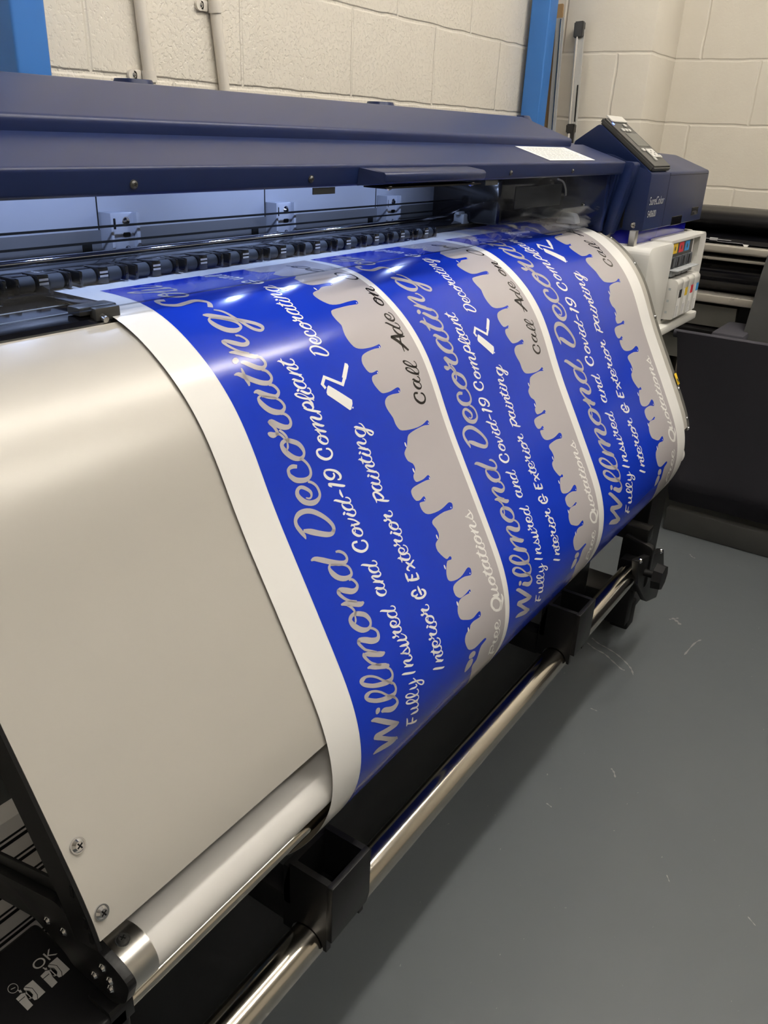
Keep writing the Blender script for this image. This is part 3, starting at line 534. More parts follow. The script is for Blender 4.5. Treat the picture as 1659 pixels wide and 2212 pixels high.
DRIP = [(0.8975,0.7796),(0.8991,0.7744),(0.9083,0.7709),(0.9119,0.7586),(0.9175,0.751),(0.9319,0.748),(0.9273,0.7434),(0.9126,0.7439),(0.8968,0.7444),(0.8822,0.7396),(0.8746,0.7327),(0.8693,0.7203),(0.872,0.712),(0.8791,0.7086),(0.8857,0.7077),(0.888,0.7034),(0.8988,0.7017),(0.9164,0.7038),(0.9199,0.6992),(0.9177,0.6954),(0.9112,0.6951),(0.9003,0.6969),(0.8904,0.6957),(0.8773,0.6902),(0.8672,0.6844),(0.8642,0.6749),(0.8671,0.6669),(0.874,0.6608),(0.8849,0.6591),(0.9014,0.661),(0.9068,0.6613),(0.9079,0.6585),(0.9058,0.6569),(0.8953,0.6583),(0.8826,0.6587),(0.8766,0.6564),(0.8706,0.6501),(0.8704,0.6408),(0.8769,0.6364),(0.8921,0.6356),(0.9062,0.6369),(0.9179,0.6404),(0.9227,0.6397),(0.9252,0.6333),(0.9215,0.6293),(0.9152,0.6292),(0.9014,0.6328),(0.8864,0.6331),(0.8718,0.6296),(0.8666,0.6247),(0.8676,0.6173),(0.873,0.609),(0.88,0.6027),(0.8889,0.6043),(0.8917,0.6021),(0.8899,0.5994),(0.8863,0.5993),(0.881,0.6002),(0.8757,0.5957),(0.8678,0.5834),(0.8682,0.5745),(0.8728,0.5711),(0.8803,0.5687),(0.8838,0.5635),(0.8826,0.5552),(0.8787,0.5473),(0.8816,0.5431),(0.8919,0.5416),(0.9135,0.5414),(0.931,0.5442),(0.9361,0.5433),(0.9389,0.5382),(0.9353,0.5346),(0.9297,0.5337),(0.9176,0.5355),(0.9027,0.5362),(0.8833,0.5339),(0.8726,0.5295),(0.8677,0.5219),(0.8681,0.5137),(0.8728,0.5128),(0.8819,0.5144),(0.8848,0.5124),(0.884,0.508),(0.8795,0.508),(0.8728,0.5096),(0.864,0.5078),(0.86,0.5007),(0.8603,0.4945),(0.8635,0.4912),(0.872,0.4896),(0.8892,0.4897),(0.9007,0.4901),(0.9098,0.4913),(0.9122,0.4893),(0.9108,0.4855),(0.9072,0.4849),(0.8971,0.4867),(0.8857,0.4864),(0.8789,0.4851),(0.8766,0.4801),(0.8788,0.4754),(0.885,0.4718),(0.888,0.4672),(0.8866,0.4608),(0.8789,0.4552),(0.8764,0.4474),(0.8777,0.4424),(0.8837,0.4387),(0.8889,0.4347),(0.8943,0.4276),(0.8997,0.4231),(0.9124,0.4211),(0.9284,0.4204),(0.9421,0.4206),(0.9531,0.4226),(0.9553,0.4196),(0.9534,0.4159),(0.9488,0.4162),(0.9395,0.4183),(0.9253,0.419),(0.9069,0.4174),(0.8899,0.4143),(0.8831,0.4101),(0.8793,0.4022),(0.8787,0.3936),(0.8741,0.384),(0.8717,0.3771),(0.8718,0.3719),(0.8749,0.3676),(0.8828,0.3643),(0.8951,0.3641),(0.9084,0.3656),(0.9126,0.364),(0.9141,0.3607),(0.9113,0.358),(0.906,0.3578),(0.8927,0.3594),(0.8792,0.3589),(0.872,0.3568),(0.8665,0.3494),(0.8633,0.3416),(0.864,0.3356),(0.869,0.3321),(0.8809,0.3319),(0.8828,0.3304),(0.8823,0.3276),(0.879,0.3275),(0.8726,0.3282),(0.8651,0.3271),(0.8611,0.3215),(0.8596,0.3128),(0.8631,0.3061),(0.8693,0.3019),(0.882,0.2996),(0.8995,0.2987),(0.9115,0.2997),(0.9142,0.2977),(0.9137,0.2944),(0.9082,0.2948),(0.8941,0.2954),(0.8769,0.2941),(0.8674,0.2918),(0.8615,0.2876),(0.8587,0.2784),(0.8594,0.2692),(0.8632,0.2603),(0.8667,0.2536),(0.8653,0.2456),(0.8654,0.2364),(0.8686,0.2303),(0.8748,0.2273),(0.8917,0.2265),(0.9116,0.2262),(0.9305,0.2273),(0.9348,0.225),(0.9355,0.2214),(0.9316,0.2195),(0.9155,0.2196),(0.8981,0.2206),(0.8837,0.2191),(0.8759,0.2146),(0.87,0.2058),(0.8683,0.1974),(0.8709,0.1921),(0.8775,0.1892),(0.889,0.1873),(0.8987,0.183),(0.909,0.1824),(0.9232,0.1828),(0.9268,0.1807),(0.9266,0.1772),(0.9212,0.1762),(0.907,0.1759),(0.8918,0.1753),(0.8828,0.171),(0.8786,0.1641),(0.8796,0.158)]
SPLASH = [[(0.8742,0.7739),(0.8736,0.7647),(0.8806,0.7572),(0.8915,0.7592),(0.8957,0.7651),(0.8929,0.7723),(0.8836,0.7748)],[(0.8813,0.7541),(0.882,0.7475),(0.8917,0.7469),(0.8999,0.752),(0.8989,0.7576),(0.8911,0.7578)]]
ROLLER_ICON = [[(0.7781,0.3253),(0.8093,0.3521),(0.8077,0.3566),(0.8014,0.3628),(0.7982,0.3631),(0.7689,0.3358),(0.7691,0.3329),(0.7751,0.3266)],[(0.8272,0.3048),(0.831,0.3069),(0.8309,0.3103),(0.8142,0.3254),(0.8125,0.3242),(0.812,0.3233),(0.8085,0.3213)],[(0.8049,0.3603),(0.8072,0.3608),(0.8061,0.3628),(0.804,0.3623)]]
ROLLER_WIRE = [(0.771,0.3278),(0.7685,0.3217),(0.7781,0.314),(0.8039,0.3301),(0.8124,0.3232)]
DRIP_GLINTS = [(0.8776,0.5657),(0.8695,0.6076),(0.869,0.6619),(0.8811,0.7066),(0.8857,0.4333),(0.8826,0.4697),(0.8853,0.184),(0.9147,0.7009),(0.9047,0.6604),(0.9196,0.6378),(0.9323,0.5416),(0.882,0.5125),(0.9099,0.4897),(0.9529,0.4203),(0.9101,0.3634),(0.8807,0.3305),(0.9109,0.2984),(0.9314,0.225),(0.924,0.181)]
PROFILE = [(-0.13,1.02,1.086),(-0.1214,1.0114,1.086),(-0.1128,1.0028,1.086),(-0.1042,0.9942,1.086),(-0.0956,0.9856,1.086),(-0.087,0.977,1.086),(-0.0784,0.9684,1.086),(-0.0698,0.9598,1.086),(-0.0612,0.9512,1.086),(-0.0526,0.9426,1.086),(-0.044,0.934,1.086),(-0.0354,0.9254,1.086),(-0.0268,0.9168,1.086),(-0.0182,0.9082,1.086),(-0.0096,0.8996,1.086),(-0.001,0.891,1.086),(0.0075,0.8825,1.086),(0.0161,0.8739,1.086),(0.0247,0.8653,1.086),(0.0333,0.8567,1.086),(0.0419,0.8481,1.086),(0.0505,0.8395,1.086),(0.0591,0.8309,1.086),(0.0677,0.8223,1.0859),(0.0763,0.8137,1.0859),(0.0849,0.8051,1.0857),(0.0935,0.7965,1.0856),(0.1021,0.7879,1.0854),(0.1107,0.7793,1.085),(0.1193,0.7707,1.0845),(0.1279,0.7622,1.0838),(0.1365,0.7536,1.0829),(0.1451,0.7451,1.0817),(0.1537,0.7367,1.08),(0.1623,0.7283,1.078),(0.1709,0.7201,1.0755),(0.1795,0.712,1.0726),(0.1881,0.7041,1.0692),(0.1967,0.6963,1.0655),(0.2053,0.6887,1.0615),(0.2139,0.6813,1.0572),(0.2225,0.674,1.0526),(0.2311,0.6669,1.0478),(0.2396,0.6599,1.0428),(0.2482,0.6531,1.0376),(0.2568,0.6464,1.0322),(0.2654,0.6399,1.0265),(0.274,0.6336,1.0207),(0.2826,0.6276,1.0146),(0.2912,0.6217,1.0083),(0.2998,0.6161,1.0018),(0.3084,0.6107,0.9951),(0.317,0.6055,0.9882),(0.3256,0.6006,0.9812),(0.3342,0.5959,0.974),(0.3428,0.5915,0.9666),(0.3514,0.5873,0.9591),(0.36,0.5832,0.9515),(0.3686,0.5793,0.9439),(0.3772,0.5755,0.9362),(0.3858,0.5718,0.9284),(0.3944,0.5681,0.9206),(0.403,0.5645,0.9129),(0.4116,0.5608,0.9051),(0.4202,0.557,0.8974),(0.4288,0.5532,0.8897),(0.4374,0.5493,0.882),(0.446,0.5453,0.8744),(0.4546,0.5413,0.8668),(0.4632,0.5372,0.8592),(0.4718,0.533,0.8517),(0.4803,0.5288,0.8442),(0.4889,0.5246,0.8367),(0.4975,0.5204,0.8292),(0.5061,0.5162,0.8217),(0.5147,0.5119,0.8142),(0.5233,0.5077,0.8068),(0.5319,0.5035,0.7993),(0.5405,0.4993,0.7918),(0.5491,0.4951,0.7843),(0.5577,0.4909,0.7767),(0.5663,0.4868,0.7692),(0.5749,0.4826,0.7617),(0.5835,0.4784,0.7542),(0.5921,0.4743,0.7467),(0.6007,0.4701,0.7391),(0.6093,0.466,0.7316),(0.6179,0.4619,0.724),(0.6265,0.4579,0.7164),(0.6351,0.4539,0.7088),(0.6437,0.45,0.7012),(0.6523,0.4462,0.6934),(0.6609,0.4426,0.6856),(0.6695,0.4392,0.6777),(0.6781,0.4361,0.6697),(0.6867,0.4332,0.6616),(0.6953,0.4306,0.6534),(0.7039,0.4283,0.6451),(0.7125,0.4263,0.6368),(0.7211,0.4247,0.6283),(0.7296,0.4234,0.6198),(0.7382,0.4225,0.6113),(0.7468,0.4219,0.6027),(0.7554,0.4218,0.5941),(0.764,0.4222,0.5855),(0.7726,0.423,0.577),(0.7812,0.4242,0.5685),(0.7898,0.426,0.5601),(0.7984,0.4282,0.5518),(0.807,0.4308,0.5436),(0.8156,0.4338,0.5355),(0.8242,0.4371,0.5276),(0.8328,0.4408,0.5198),(0.8414,0.4446,0.5121),(0.85,0.4487,0.5045),(0.8586,0.453,0.4971),(0.8672,0.4576,0.4898),(0.8758,0.4623,0.4826),(0.8844,0.4672,0.4756),(0.893,0.4723,0.4687),(0.9016,0.4776,0.4619),(0.9102,0.4831,0.4553),(0.9188,0.4888,0.4488),(0.9274,0.4946,0.4425),(0.936,0.5006,0.4363),(0.9446,0.5067,0.4303),(0.9531,0.5131,0.4246),(0.9617,0.5197,0.419),(0.9703,0.5265,0.4137),(0.9789,0.5334,0.4087),(0.9875,0.5406,0.4039),(0.9961,0.5479,0.3994),(1.0047,0.5554,0.3951),(1.0133,0.5629,0.3911),(1.0219,0.5706,0.3872),(1.0305,0.5784,0.3836),(1.0391,0.5863,0.3801),(1.0477,0.5941,0.3766),(1.0563,0.6021,0.3733),(1.0649,0.61,0.37)]


def prof(s):
    P = PROFILE
    if s <= P[0][0]: i = 0
    elif s >= P[-1][0]: i = len(P) - 2
    else:
        lo, hi = 0, len(P) - 1
        while hi - lo > 1:
            m = (lo + hi) // 2
            if P[m][0] <= s: lo = m
            else: hi = m
        i = lo
    a, b = P[i], P[i + 1]
    t = (s - a[0]) / (b[0] - a[0])
    return a[1] + (b[1] - a[1]) * t, a[2] + (b[2] - a[2]) * t
def pnorm(s):
    e = .012
    y0, z0 = prof(max(s - e, PROFILE[0][0])); y1, z1 = prof(min(s + e, PROFILE[-1][0]))
    d = Vector((y1 - y0, z1 - z0)).normalized()       # moving down the sheet
    return Vector((d.y, -d.x))
SHEET_X0, SHEET_X1 = 0.5655, 1.940
PRINT_S0 = 0.0745
S_END = PROFILE[-1][0]

# --- letters: (advance widths in x-heights, from one letter's start to the next)
ADV = {'W': 1.296, 'i': .44, 'l': .49, 'm': 1.34, 'o': .743, 'n': .81, 'd': 1.0, 'D': 1.03, 'e': .71, 'c': .645, 'r': .726, 'a': .89, 't': .474, 'g': .95,
       'F': 1.02, 'u': .95, 'y': 1.0, 'I': .60, 's': .80, 'C': 1.0, 'v': .62, '-': .56, '1': .52, '9': 1.0, 'p': .86, '&': 1.0, 'E': .85, 'x': .76, 'P': .95, 'Q': 1.12, 'A': 1.0, 'O': 1.2, 'S': 1.0, 'w': .9}
INK = {'grey': 2, 'white': 0, 'black': 3}

def flat_design(bm, X_of, s_of):
    lay = bm.verts.layers.float.get('lift') or bm.verts.layers.float.new('lift')
    def V(X, s, l):
        v = bm.verts.new((X_of(X), s_of(s), 0)); v[lay] = l; return v
    def poly(pts, mi, l):
        vs = [V(x, s, l) for x, s in pts]
        for tri in tessellate_polygon([[Vector((x, s, 0)) for x, s in pts]]):
            try:
                f = bm.faces.new([vs[i] for i in tri]); f.material_index = mi
            except ValueError: pass
    def ribbon(rows, mi, l):
        prev = None
        for a, b in rows:
            cur = (V(*a, l), V(*b, l))
            if prev:
                f = bm.faces.new((prev[0], prev[1], cur[1], cur[0])); f.material_index = mi
            prev = cur
    def glyph(ch, X, s, dX, xh, mi, l, su=1.0):
        """pen strokes of one letter; reading runs towards smaller s, letter tops towards smaller X"""
        g = GLYPHS.get(ch)
        if g is None: return
        for st in g:
            rows = []
            for k in range(0, len(st), 4):
                u0, v0, u1, v1 = [q / 1000 * xh for q in st[k:k + 4]]
                rows.append(((X + dX * u0 - v0, s - u0 * su), (X + dX * u1 - v1, s - u1 * su)))
            ribbon(rows, mi, l)
    def word(txt, p0, p1, xh, ink):
        W_ = sum(ADV[c] for c in txt[:-1]) + max(max(q[0::4] + q[2::4]) for q in GLYPHS[txt[-1]]) / 1000
        L = p0[1] - p1[1]; su = L / (W_ * xh); dX = (p1[0] - p0[0]) / (W_ * xh)
        u = 0
        for c in txt:
            glyph(c, p0[0] + dX * u * xh, p0[1] - u * xh * su, dX, xh, INK[ink], .0009 if ink != 'black' else .0009, su)
            u += ADV[c]
    # blue ground, grey paint area, white cut line is bare vinyl
    poly([(.6200, .02), (.9925, .02), (.9925, 1.02), (.6200, 1.02)], 1, .0003)
    dr = [(p.x, p.y) for p in crom([Vector((x, s, 0)) for x, s in DRIP], 2)]
    poly(dr + [(.8800, .150), (.893, .143), (.872, .136), (.868, .122), (.885, .112), (.862, .104), (.858, .085), (.868, .04), (.868, .02), (.9925, .02), (.9925, .865), (.935, .865)], 2, .0006)
    for q in SPLASH: poly([(p.x, p.y) for p in crom([Vector((x, s, 0)) for x, s in q], 3, True)], 2, .0006)
    for x, s in DRIP_GLINTS[:7]: poly([(x + .0016 * math.cos(a), s + .0035 * math.sin(a)) for a in [k * math.pi / 4 for k in range(8)]], 0, .0009)
    for x, s in DRIP_GLINTS[7:]: poly([(x + .0010 * math.cos(a), s + .0012 * math.sin(a)) for a in [k * math.pi / 4 for k in range(8)]], 0, .0009)
    # paint roller pictogram
    for q in ROLLER_ICON: poly(q, 0, .0009)
    rows = []
    P = [Vector((x, s)) for x, s in ROLLER_WIRE]
    for i, p in enumerate(P):
        d0 = (p - P[i - 1]).normalized() if i else (P[1] - p).normalized()
        d1 = (P[i + 1] - p).normalized() if i < len(P) - 1 else d0
        n = Vector((-(d0 + d1).y, (d0 + d1).x)).normalized(); k = .0022 / max(.35, n.dot(Vector((-d0.y, d0.x))))
        rows.append(((p.x + n.x * k, p.y + n.y * k), (p.x - n.x * k, p.y - n.y * k)))
    ribbon(rows, 0, .0009)
    # headline, letter by letter
    for ch, u in (('W', -.7772), ('i0', -.7247), ('l', -.7113), ('l', -.6915), ('m', -.6688), ('o', -.6146), ('n', -.5845), ('d', -.5482), ('D', -.4925), ('e', -.4508), ('c', -.4221), ('o', -.3965), ('r', -.3687), ('a', -.3393), ('t', -.3032), ('i', -.2840), ('n', -.2680), ('g', -.2351)):
        glyph(ch, .6985, -u, 0, .0405, 2, .0009)
    word('Solu', (.6985, .178), (.690, .080), .0405, 'grey')
    xs = .0205
    for w in (('Fully', (.7450, .7790), (.7450, .7055)), ('Insured', (.7450, .7005), (.7450, .6030)), ('and', (.7440, .5905), (.7440, .5410)), ('Covid-19', (.7425, .5300), (.7420, .4180)), ('Compliant', (.7420, .4095), (.7450, .2760)),
              ('Interior', (.8115, .7290), (.8110, .6330)), ('&', (.8110, .6245), (.8110, .6060)), ('Exterior', (.8108, .6000), (.8105, .5000)), ('Painting', (.8105, .4900), (.8090, .3820)),
              ('Decorating', (.8090, .2900), (.8230, .1560)), ('&', (.8230, .1480), (.8230, .1290)), ('wall', (.8150, .1200), (.8050, .0760))):
        word(*w, xs, 'white')
    word('Free', (.9780, .8020), (.9770, .7335), .0197, 'white')
    word('Quotations', (.9765, .7220), (.9765, .5580), .0197, 'white')
    word('Call', (.9660, .3925), (.9720, .3260), .0199, 'black')
    word('Ade', (.9735, .3160), (.9850, .2515), .0199, 'black')
    word('on', (.9850, .2400), (.9975, .2000), .0199, 'black')
    word('O', (.9930, .1850), (.9880, .1540), .0199, 'black')
    word('oo', (.9600, .1440), (.9500, .0900), .0240, 'black')

def circle_glyph(cx, cy, rx, ry, w):
    st = []
    for k in range(25):
        a = 2 * math.pi * k / 24 + 1.2
        for q in (1 + w, 1 - w): st += [int(1000 * (cx + rx * q * math.cos(a) + .28 * ry * q * math.sin(a))), int(1000 * (cy + ry * q * math.sin(a)))]
    return st
GLYPHS['O'] = [circle_glyph(.65, .72, .42, .70, .10)]
def pen(pts, w):
    P = crom([Vector((x, y, 0)) for x, y in pts], 4); st = []
    for i, p in enumerate(P):
        d = (P[min(i + 1, len(P) - 1)] - P[max(i - 1, 0)]).normalized()
        k = w * (.55 + .45 * abs(d.y))
        st += [int(1000 * (p.x - d.y * k)), int(1000 * (p.y + d.x * k)), int(1000 * (p.x + d.y * k)), int(1000 * (p.y - d.x * k))]
    return st
GLYPHS['S'] = [pen([(-.1, .15), (.25, -.02), (.55, .25), (.50, .65), (.45, 1.05), (.70, 1.4), (1.05, 1.35), (1.0, 1.1)], .11)]
GLYPHS['w'] = [pen([(.05, 1), (.08, .3), (.25, 0), (.45, .35), (.52, .95), (.52, .3), (.70, 0), (.95, .4), (1.0, .95), (1.2, .8)], .09)]

bm = new()
flat_design(bm, lambda X: X, lambda s: s)
flat_design(bm, lambda X: X + .387, lambda s: s)
flat_design(bm, lambda X: 1.27 * X + .618, lambda s: 1.28 * s - .223)
# the part of the artwork the carriage has not printed yet does not exist
r = bmesh.ops.bisect_plane(bm, geom=bm.verts[:] + bm.edges[:] + bm.faces[:], plane_co=(0, PRINT_S0, 0), plane_no=(0, -1, 0), clear_outer=True)
r = bmesh.ops.bisect_plane(bm, geom=bm.verts[:] + bm.edges[:] + bm.faces[:], plane_co=(0, S_END - .002, 0), plane_no=(0, 1, 0), clear_outer=True)
lay = bm.verts.layers.float['lift']
for s, _, _ in PROFILE[1:-1]:
    if s > PRINT_S0 and s < S_END - .003:
        bmesh.ops.bisect_plane(bm, geom=bm.verts[:] + bm.edges[:] + bm.faces[:], plane_co=(0, s, 0), plane_no=(0, 1, 0), dist=1e-6)
# film itself: front skin, back skin, thickness
TH = .0004
front = {}; back = {}
for i, (s, y, z) in enumerate(PROFILE):
    for j, X in enumerate((SHEET_X0, SHEET_X1)):
        v = bm.verts.new((X, s, 0)); v[lay] = 0; front[i, j] = v
        v = bm.verts.new((X, s, 0)); v[lay] = -TH; back[i, j] = v
n = len(PROFILE)
for i in range(n - 1):
    f = bm.faces.new((front[i, 0], front[i + 1, 0], front[i + 1, 1], front[i, 1])); f.material_index = 0
    f = bm.faces.new((back[i, 0], back[i, 1], back[i + 1, 1], back[i + 1, 0])); f.material_index = 4
    for j in (0, 1):
        f = bm.faces.new((front[i, j], back[i, j], back[i + 1, j], front[i + 1, j])); f.material_index = 0
norms = []
for v in bm.verts:
    s = v.co.y; l = v[lay]
    y, z = prof(s); nn = pnorm(s)
    if nn.x > 0 and nn.y < 0: nn = -nn
    v.co = Vector((v.co.x, y + nn.x * l * .5, z + nn.y * l * .5)) if l > 0 else Vector((v.co.x, y + nn.x * l, z + nn.y * l))
    norms.append((nn, l))
bm.verts.index_update()
me = bpy.data.meshes.new('printed_vinyl_sheet')
# every face must look outwards
bm.normal_update()
for f in bm.faces:
    c = norms[f.verts[0].index][0]
    want = Vector((0, c.x, c.y)) * (-1 if f.material_index == 4 else 1)
    if abs(f.normal.x) < .5 and f.normal.dot(want) < 0: f.normal_flip()
bm.to_mesh(me); bm.free()
for k in ('v_white', 'v_blue', 'v_grey', 'v_black', 'v_back'): me.materials.append(MT[k])
for p in me.polygons: p.use_smooth = True
cn = [(0, a.x, a.y) if l >= 0 else (0, -a.x, -a.y) for a, l in norms]
me.normals_split_custom_set_from_vertices(cn)
sheet = bpy.data.objects.new('printed_vinyl_sheet', me); COL.objects.link(sheet)
tag(sheet, 'white vinyl sheet printed with blue and grey adverts, hanging over the printer front', 'printed sheet')

# ------------------------------------------------------------------ the printer
PR = thing('large_format_printer', 'navy blue wide-format printer with clear front window and warm grey front panel', 'printer', (1.2, .9, 0))
X0, X1 = 0.25, 1.970

# front cover (lower hood) and upper cover
bm = new(); prism(bm, rounded([(.683, 1.2270), (.790, 1.2578), (.790, 1.235), (.71, 1.204), (.690, 1.2005), (.687, 1.203)], [.004, 0, 0, 0, .002, .002], 4), X0, X1, 'X')
front_cover = finish('front_cover', bm, 'navy', PR, 35)
for x in (.573, .847, 1.397, 1.672): screw('screw', (x, .6845, 1.211), (0, -1, -.1), .0038, front_cover, 'dark_grey')
bm = new(); prism(bm, rounded([(.777, 1.2505), (.775, 1.2683), (.900, 1.3090), (1.34, 1.322), (1.36, 1.30), (1.36, 1.05), (1.30, 1.05), (1.30, 1.2505)], [.002, .006, .006, .01, .01, 0, 0, 0], 5), X0, 1.866, 'X')
upper = finish('upper_cover', bm, 'navy', PR, 35)
for x in (1.020, 1.735):
    bm = new(); cyl(bm, (x, 1.20, 1.312), (x, 1.20, 1.327), .036, 28, .030); finish('hinge_cap', bm, 'navy_plastic', upper)
# notice stuck to the cover
bm = new()
ny, nz = .107, .033; nl = math.hypot(ny, nz)
def on_cover(x, t, l=.0006):      # t runs 0..1 up the cover slope
    y = .690 + .080 * t; z = 1.2270 + (y - .683) * .288
    return Vector((x, y - .28 * l, z + .96 * l))
def quad(bm, a, b, c, d, mi=0):
    f = bm.faces.new([bm.verts.new(p) for p in (a, b, c, d)]); f.material_index = mi; return f
quad(bm, on_cover(1.575, .04), on_cover(1.807, .04), on_cover(1.807, .96), on_cover(1.569, .96))
for row in range(9):
    t0 = .86 - row * .085; x = 1.585
    while x < 1.795:
        w = random.uniform(.008, .026)
        if x + w > 1.797: break
        quad(bm, on_cover(x, t0 - .03, .0009), on_cover(x + w, t0 - .03, .0009), on_cover(x + w, t0, .0009), on_cover(x, t0, .0009), 1)
        x += w + .004
    if row in (2, 5): continue
lab = finish('notice', bm, ['paper', 'print_grey'], front_cover, 0); lab['label'] = 'white paper notice on the cover'
# handle
HX0, HX1 = .945, 1.236
bm = new()
prism(bm, [(.686, 1.2235), (.652, 1.2195), (.648, 1.2165), (.649, 1.207), (.653, 1.2045), (.690, 1.2005)], HX0 + .012, HX1, 'X', .002)
handle = finish('handle', bm, 'navy_plastic', front_cover, 35)
bm = new(); v = [Vector(p) for p in ((HX0, .684, 1.2235), (HX0, .686, 1.201), (HX0 + .0125, .650, 1.206), (HX0 + .0125, .651, 1.218))]
w = [p + Vector((.012, .002, 0)) for p in v]
V_ = [bm.verts.new(p) for p in v + w]
for f in ((0, 1, 2, 3), (7, 6, 5, 4), (0, 3, 7, 4), (1, 5, 6, 2), (3, 2, 6, 7), (0, 4, 5, 1)): bm.faces.new([V_[i] for i in f])
bmesh.ops.recalc_face_normals(bm, faces=bm.faces[:])
finish('end_cheek', bm, 'navy_plastic', handle, 0)
bm = new(); box(bm, HX0 + .02, HX1 - .004, .654, .690, 1.1985, 1.2005); finish('grip_recess', bm, 'black_matt', handle, 0)
for x in (.985, 1.215): screw('screw', (x, .662, 1.1985), (0, -.4, -1), .0042, handle)
# clear window
wp = [(.690, 1.2025), (.694, 1.18), (.699, 1.155), (.707, 1.125), (.718, 1.10), (.7315, 1.0865)]
bm = new()
inn = [(y + .0022, z + .0010) for y, z in wp]
prism(bm, wp + inn[::-1], X0 + .02, 1.955, 'X')
win = finish('window', bm, 'window', front_cover, 60)
win['label'] = 'clear curved acrylic window'
bm = new(); prism(bm, [(.7311, 1.0863), (.7318, 1.0858), (.7338, 1.0868), (.7331, 1.0873)], X0 + .02, 1.955, 'X'); finish('window_edge', bm, 'translucent', win, 0)
for x in (.86, 1.32):
    bm = new(); box(bm, x, x + .045, .692, .6935, 1.192, 1.2); finish('window_clip', bm, 'dark_grey', win)
# hinge arms of the cover, right end
bm = new(); prism(bm, rounded([(.700, 1.228), (.672, 1.227), (.668, 1.222), (.671, 1.200), (.702, 1.070), (.708, 1.064), (.720, 1.068), (.700, 1.190)], .004, 3), 1.988, 2.028, 'X', .0015); arm = finish('cover_arm', bm, 'navy', PR, 35)
bm = new(); prism(bm, rounded([(.715, 1.225), (.703, 1.20), (.722, 1.09), (.745, 1.085), (.76, 1.20)], .004, 3), 1.974, 1.990, 'X', .001); finish('arm_plate', bm, 'navy', arm, 35)
screw('screw', (1.996, .7065, 1.066), (-.3, -1, 0), .004, arm)
# inside
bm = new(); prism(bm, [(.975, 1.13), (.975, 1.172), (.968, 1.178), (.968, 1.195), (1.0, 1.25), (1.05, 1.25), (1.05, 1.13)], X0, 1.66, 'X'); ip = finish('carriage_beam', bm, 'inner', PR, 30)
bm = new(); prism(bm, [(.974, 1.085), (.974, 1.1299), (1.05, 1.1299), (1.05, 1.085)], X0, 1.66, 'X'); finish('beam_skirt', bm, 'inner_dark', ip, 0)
for x in (.75, 1.084, 1.405):
    bm = new(); box(bm, x - .0008, x + .0008, .9742, .9755, 1.13, 1.195); finish('panel_joint', bm, 'black_matt', ip, 0)
for x in (.72, 1.05, 1.38):
    bm = new(); box(bm, x, x + .014, .9715, .976, 1.098, 1.114); finish('sensor_block', bm, 'black_matt', ip, 0)
for x in (.754, 1.088, 1.412):
    bm = new(); w = .042
    box(bm, x, x + w, .955, .974, 1.098, 1.153, .0015)
    box(bm, x + w - .003, x + w + .002, .948, .974, 1.098, 1.153)
    box(bm, x - .002, x + .002, .951, .974, 1.098, 1.153)
    b = finish('rail_bracket', bm, 'inner', ip, 30)
    screw('screw', (x + .026, .955, 1.141), (0, -1, 0), .0052, b)
    screw('screw', (x + .026, .955, 1.104), (0, -1, 0), .0045, b)
    bm = new(); box(bm, x + .020, x + .032, .9542, .956, 1.121, 1.127, .002); finish('slot', bm, 'black_matt', b)
    bm = new(); box(bm, x + .005, x + .009, .9542, .956, 1.132, 1.146, .001); finish('slot', bm, 'black_matt', b)
bm = new(); cyl(bm, (X0, .930, 1.1055), (1.70, .930, 1.1055), .0052, 20); finish('guide_rail', bm, 'chrome', PR)
bm = new(); box(bm, X0, 1.70, .925, .9735, 1.083, 1.0985, .003); finish('rail_bed', bm, 'black_gloss', PR, 30)
bm = new(); box(bm, X0, 1.70, .9225, .9245, 1.094, 1.0965); finish('encoder_strip', bm, 'chrome', PR, 0)
for z, y in ((1.137, .94), (1.118, .94)):
    bm = new(); box(bm, X0, 1.68, y, y + .0012, z, z + .003); finish('drive_belt', bm, 'black_matt', PR, 0)
bm = new(); prism(bm, rounded([(.880, 1.0875), (.880, 1.1005), (.912, 1.106), (.925, 1.0875)], .002, 2), X0, 1.70, 'X'); finish('pressure_bar', bm, 'black_gloss', PR, 35)
# pinch roller units
def roller_unit(x):
    bm = new()
    box(bm, x - .036, x + .036,   .862, .884, 1.090, 1.104, .002)
    box(bm, x - .036, x - .031, .844, .876, 1.087, 1.105, .002); box(bm, x + .031, x + .036, .844, .876, 1.087, 1.105, .002)
    box(bm, x - .0075, x + .0075, .846, .876, 1.086, 1.106, .002)
    cyl(bm, (x - .036, .857, 1.0955), (x + .036, .857, 1.0955), .0035, 12)
    u = finish('pinch_roller_unit', bm, 'black_gloss', PR, 35)
    for s in (-1, 1):
        bm = new(); cyl(bm, (x + s * .0095, .857, 1.0952), (x + s * .0285, .857, 1.0952), .0088, 20); finish('rubber_roller', bm, 'rubber', u)
    bm = new(); quad(bm, (x - .006, .8456, 1.099), (x + .006, .8456, 1.099), (x + .006, .8456, 1.1015), (x - .006, .8456, 1.1015)); quad(bm, (x - .006, .8456, 1.0945), (x + .006, .8456, 1.0945), (x + .006, .8456, 1.097), (x - .006, .8456, 1.097)); finish('white_mark', bm, 'paper', u, 0)
    return u
first = roller_unit(.5694)
for k in range(1, 11):
    c = copy_tree(first, PR); c.location.x += .0823 * k
c = copy_tree(first, PR); c.location.x -= .0823
c = copy_tree(first, PR); c.location.x -= .0823 * 2
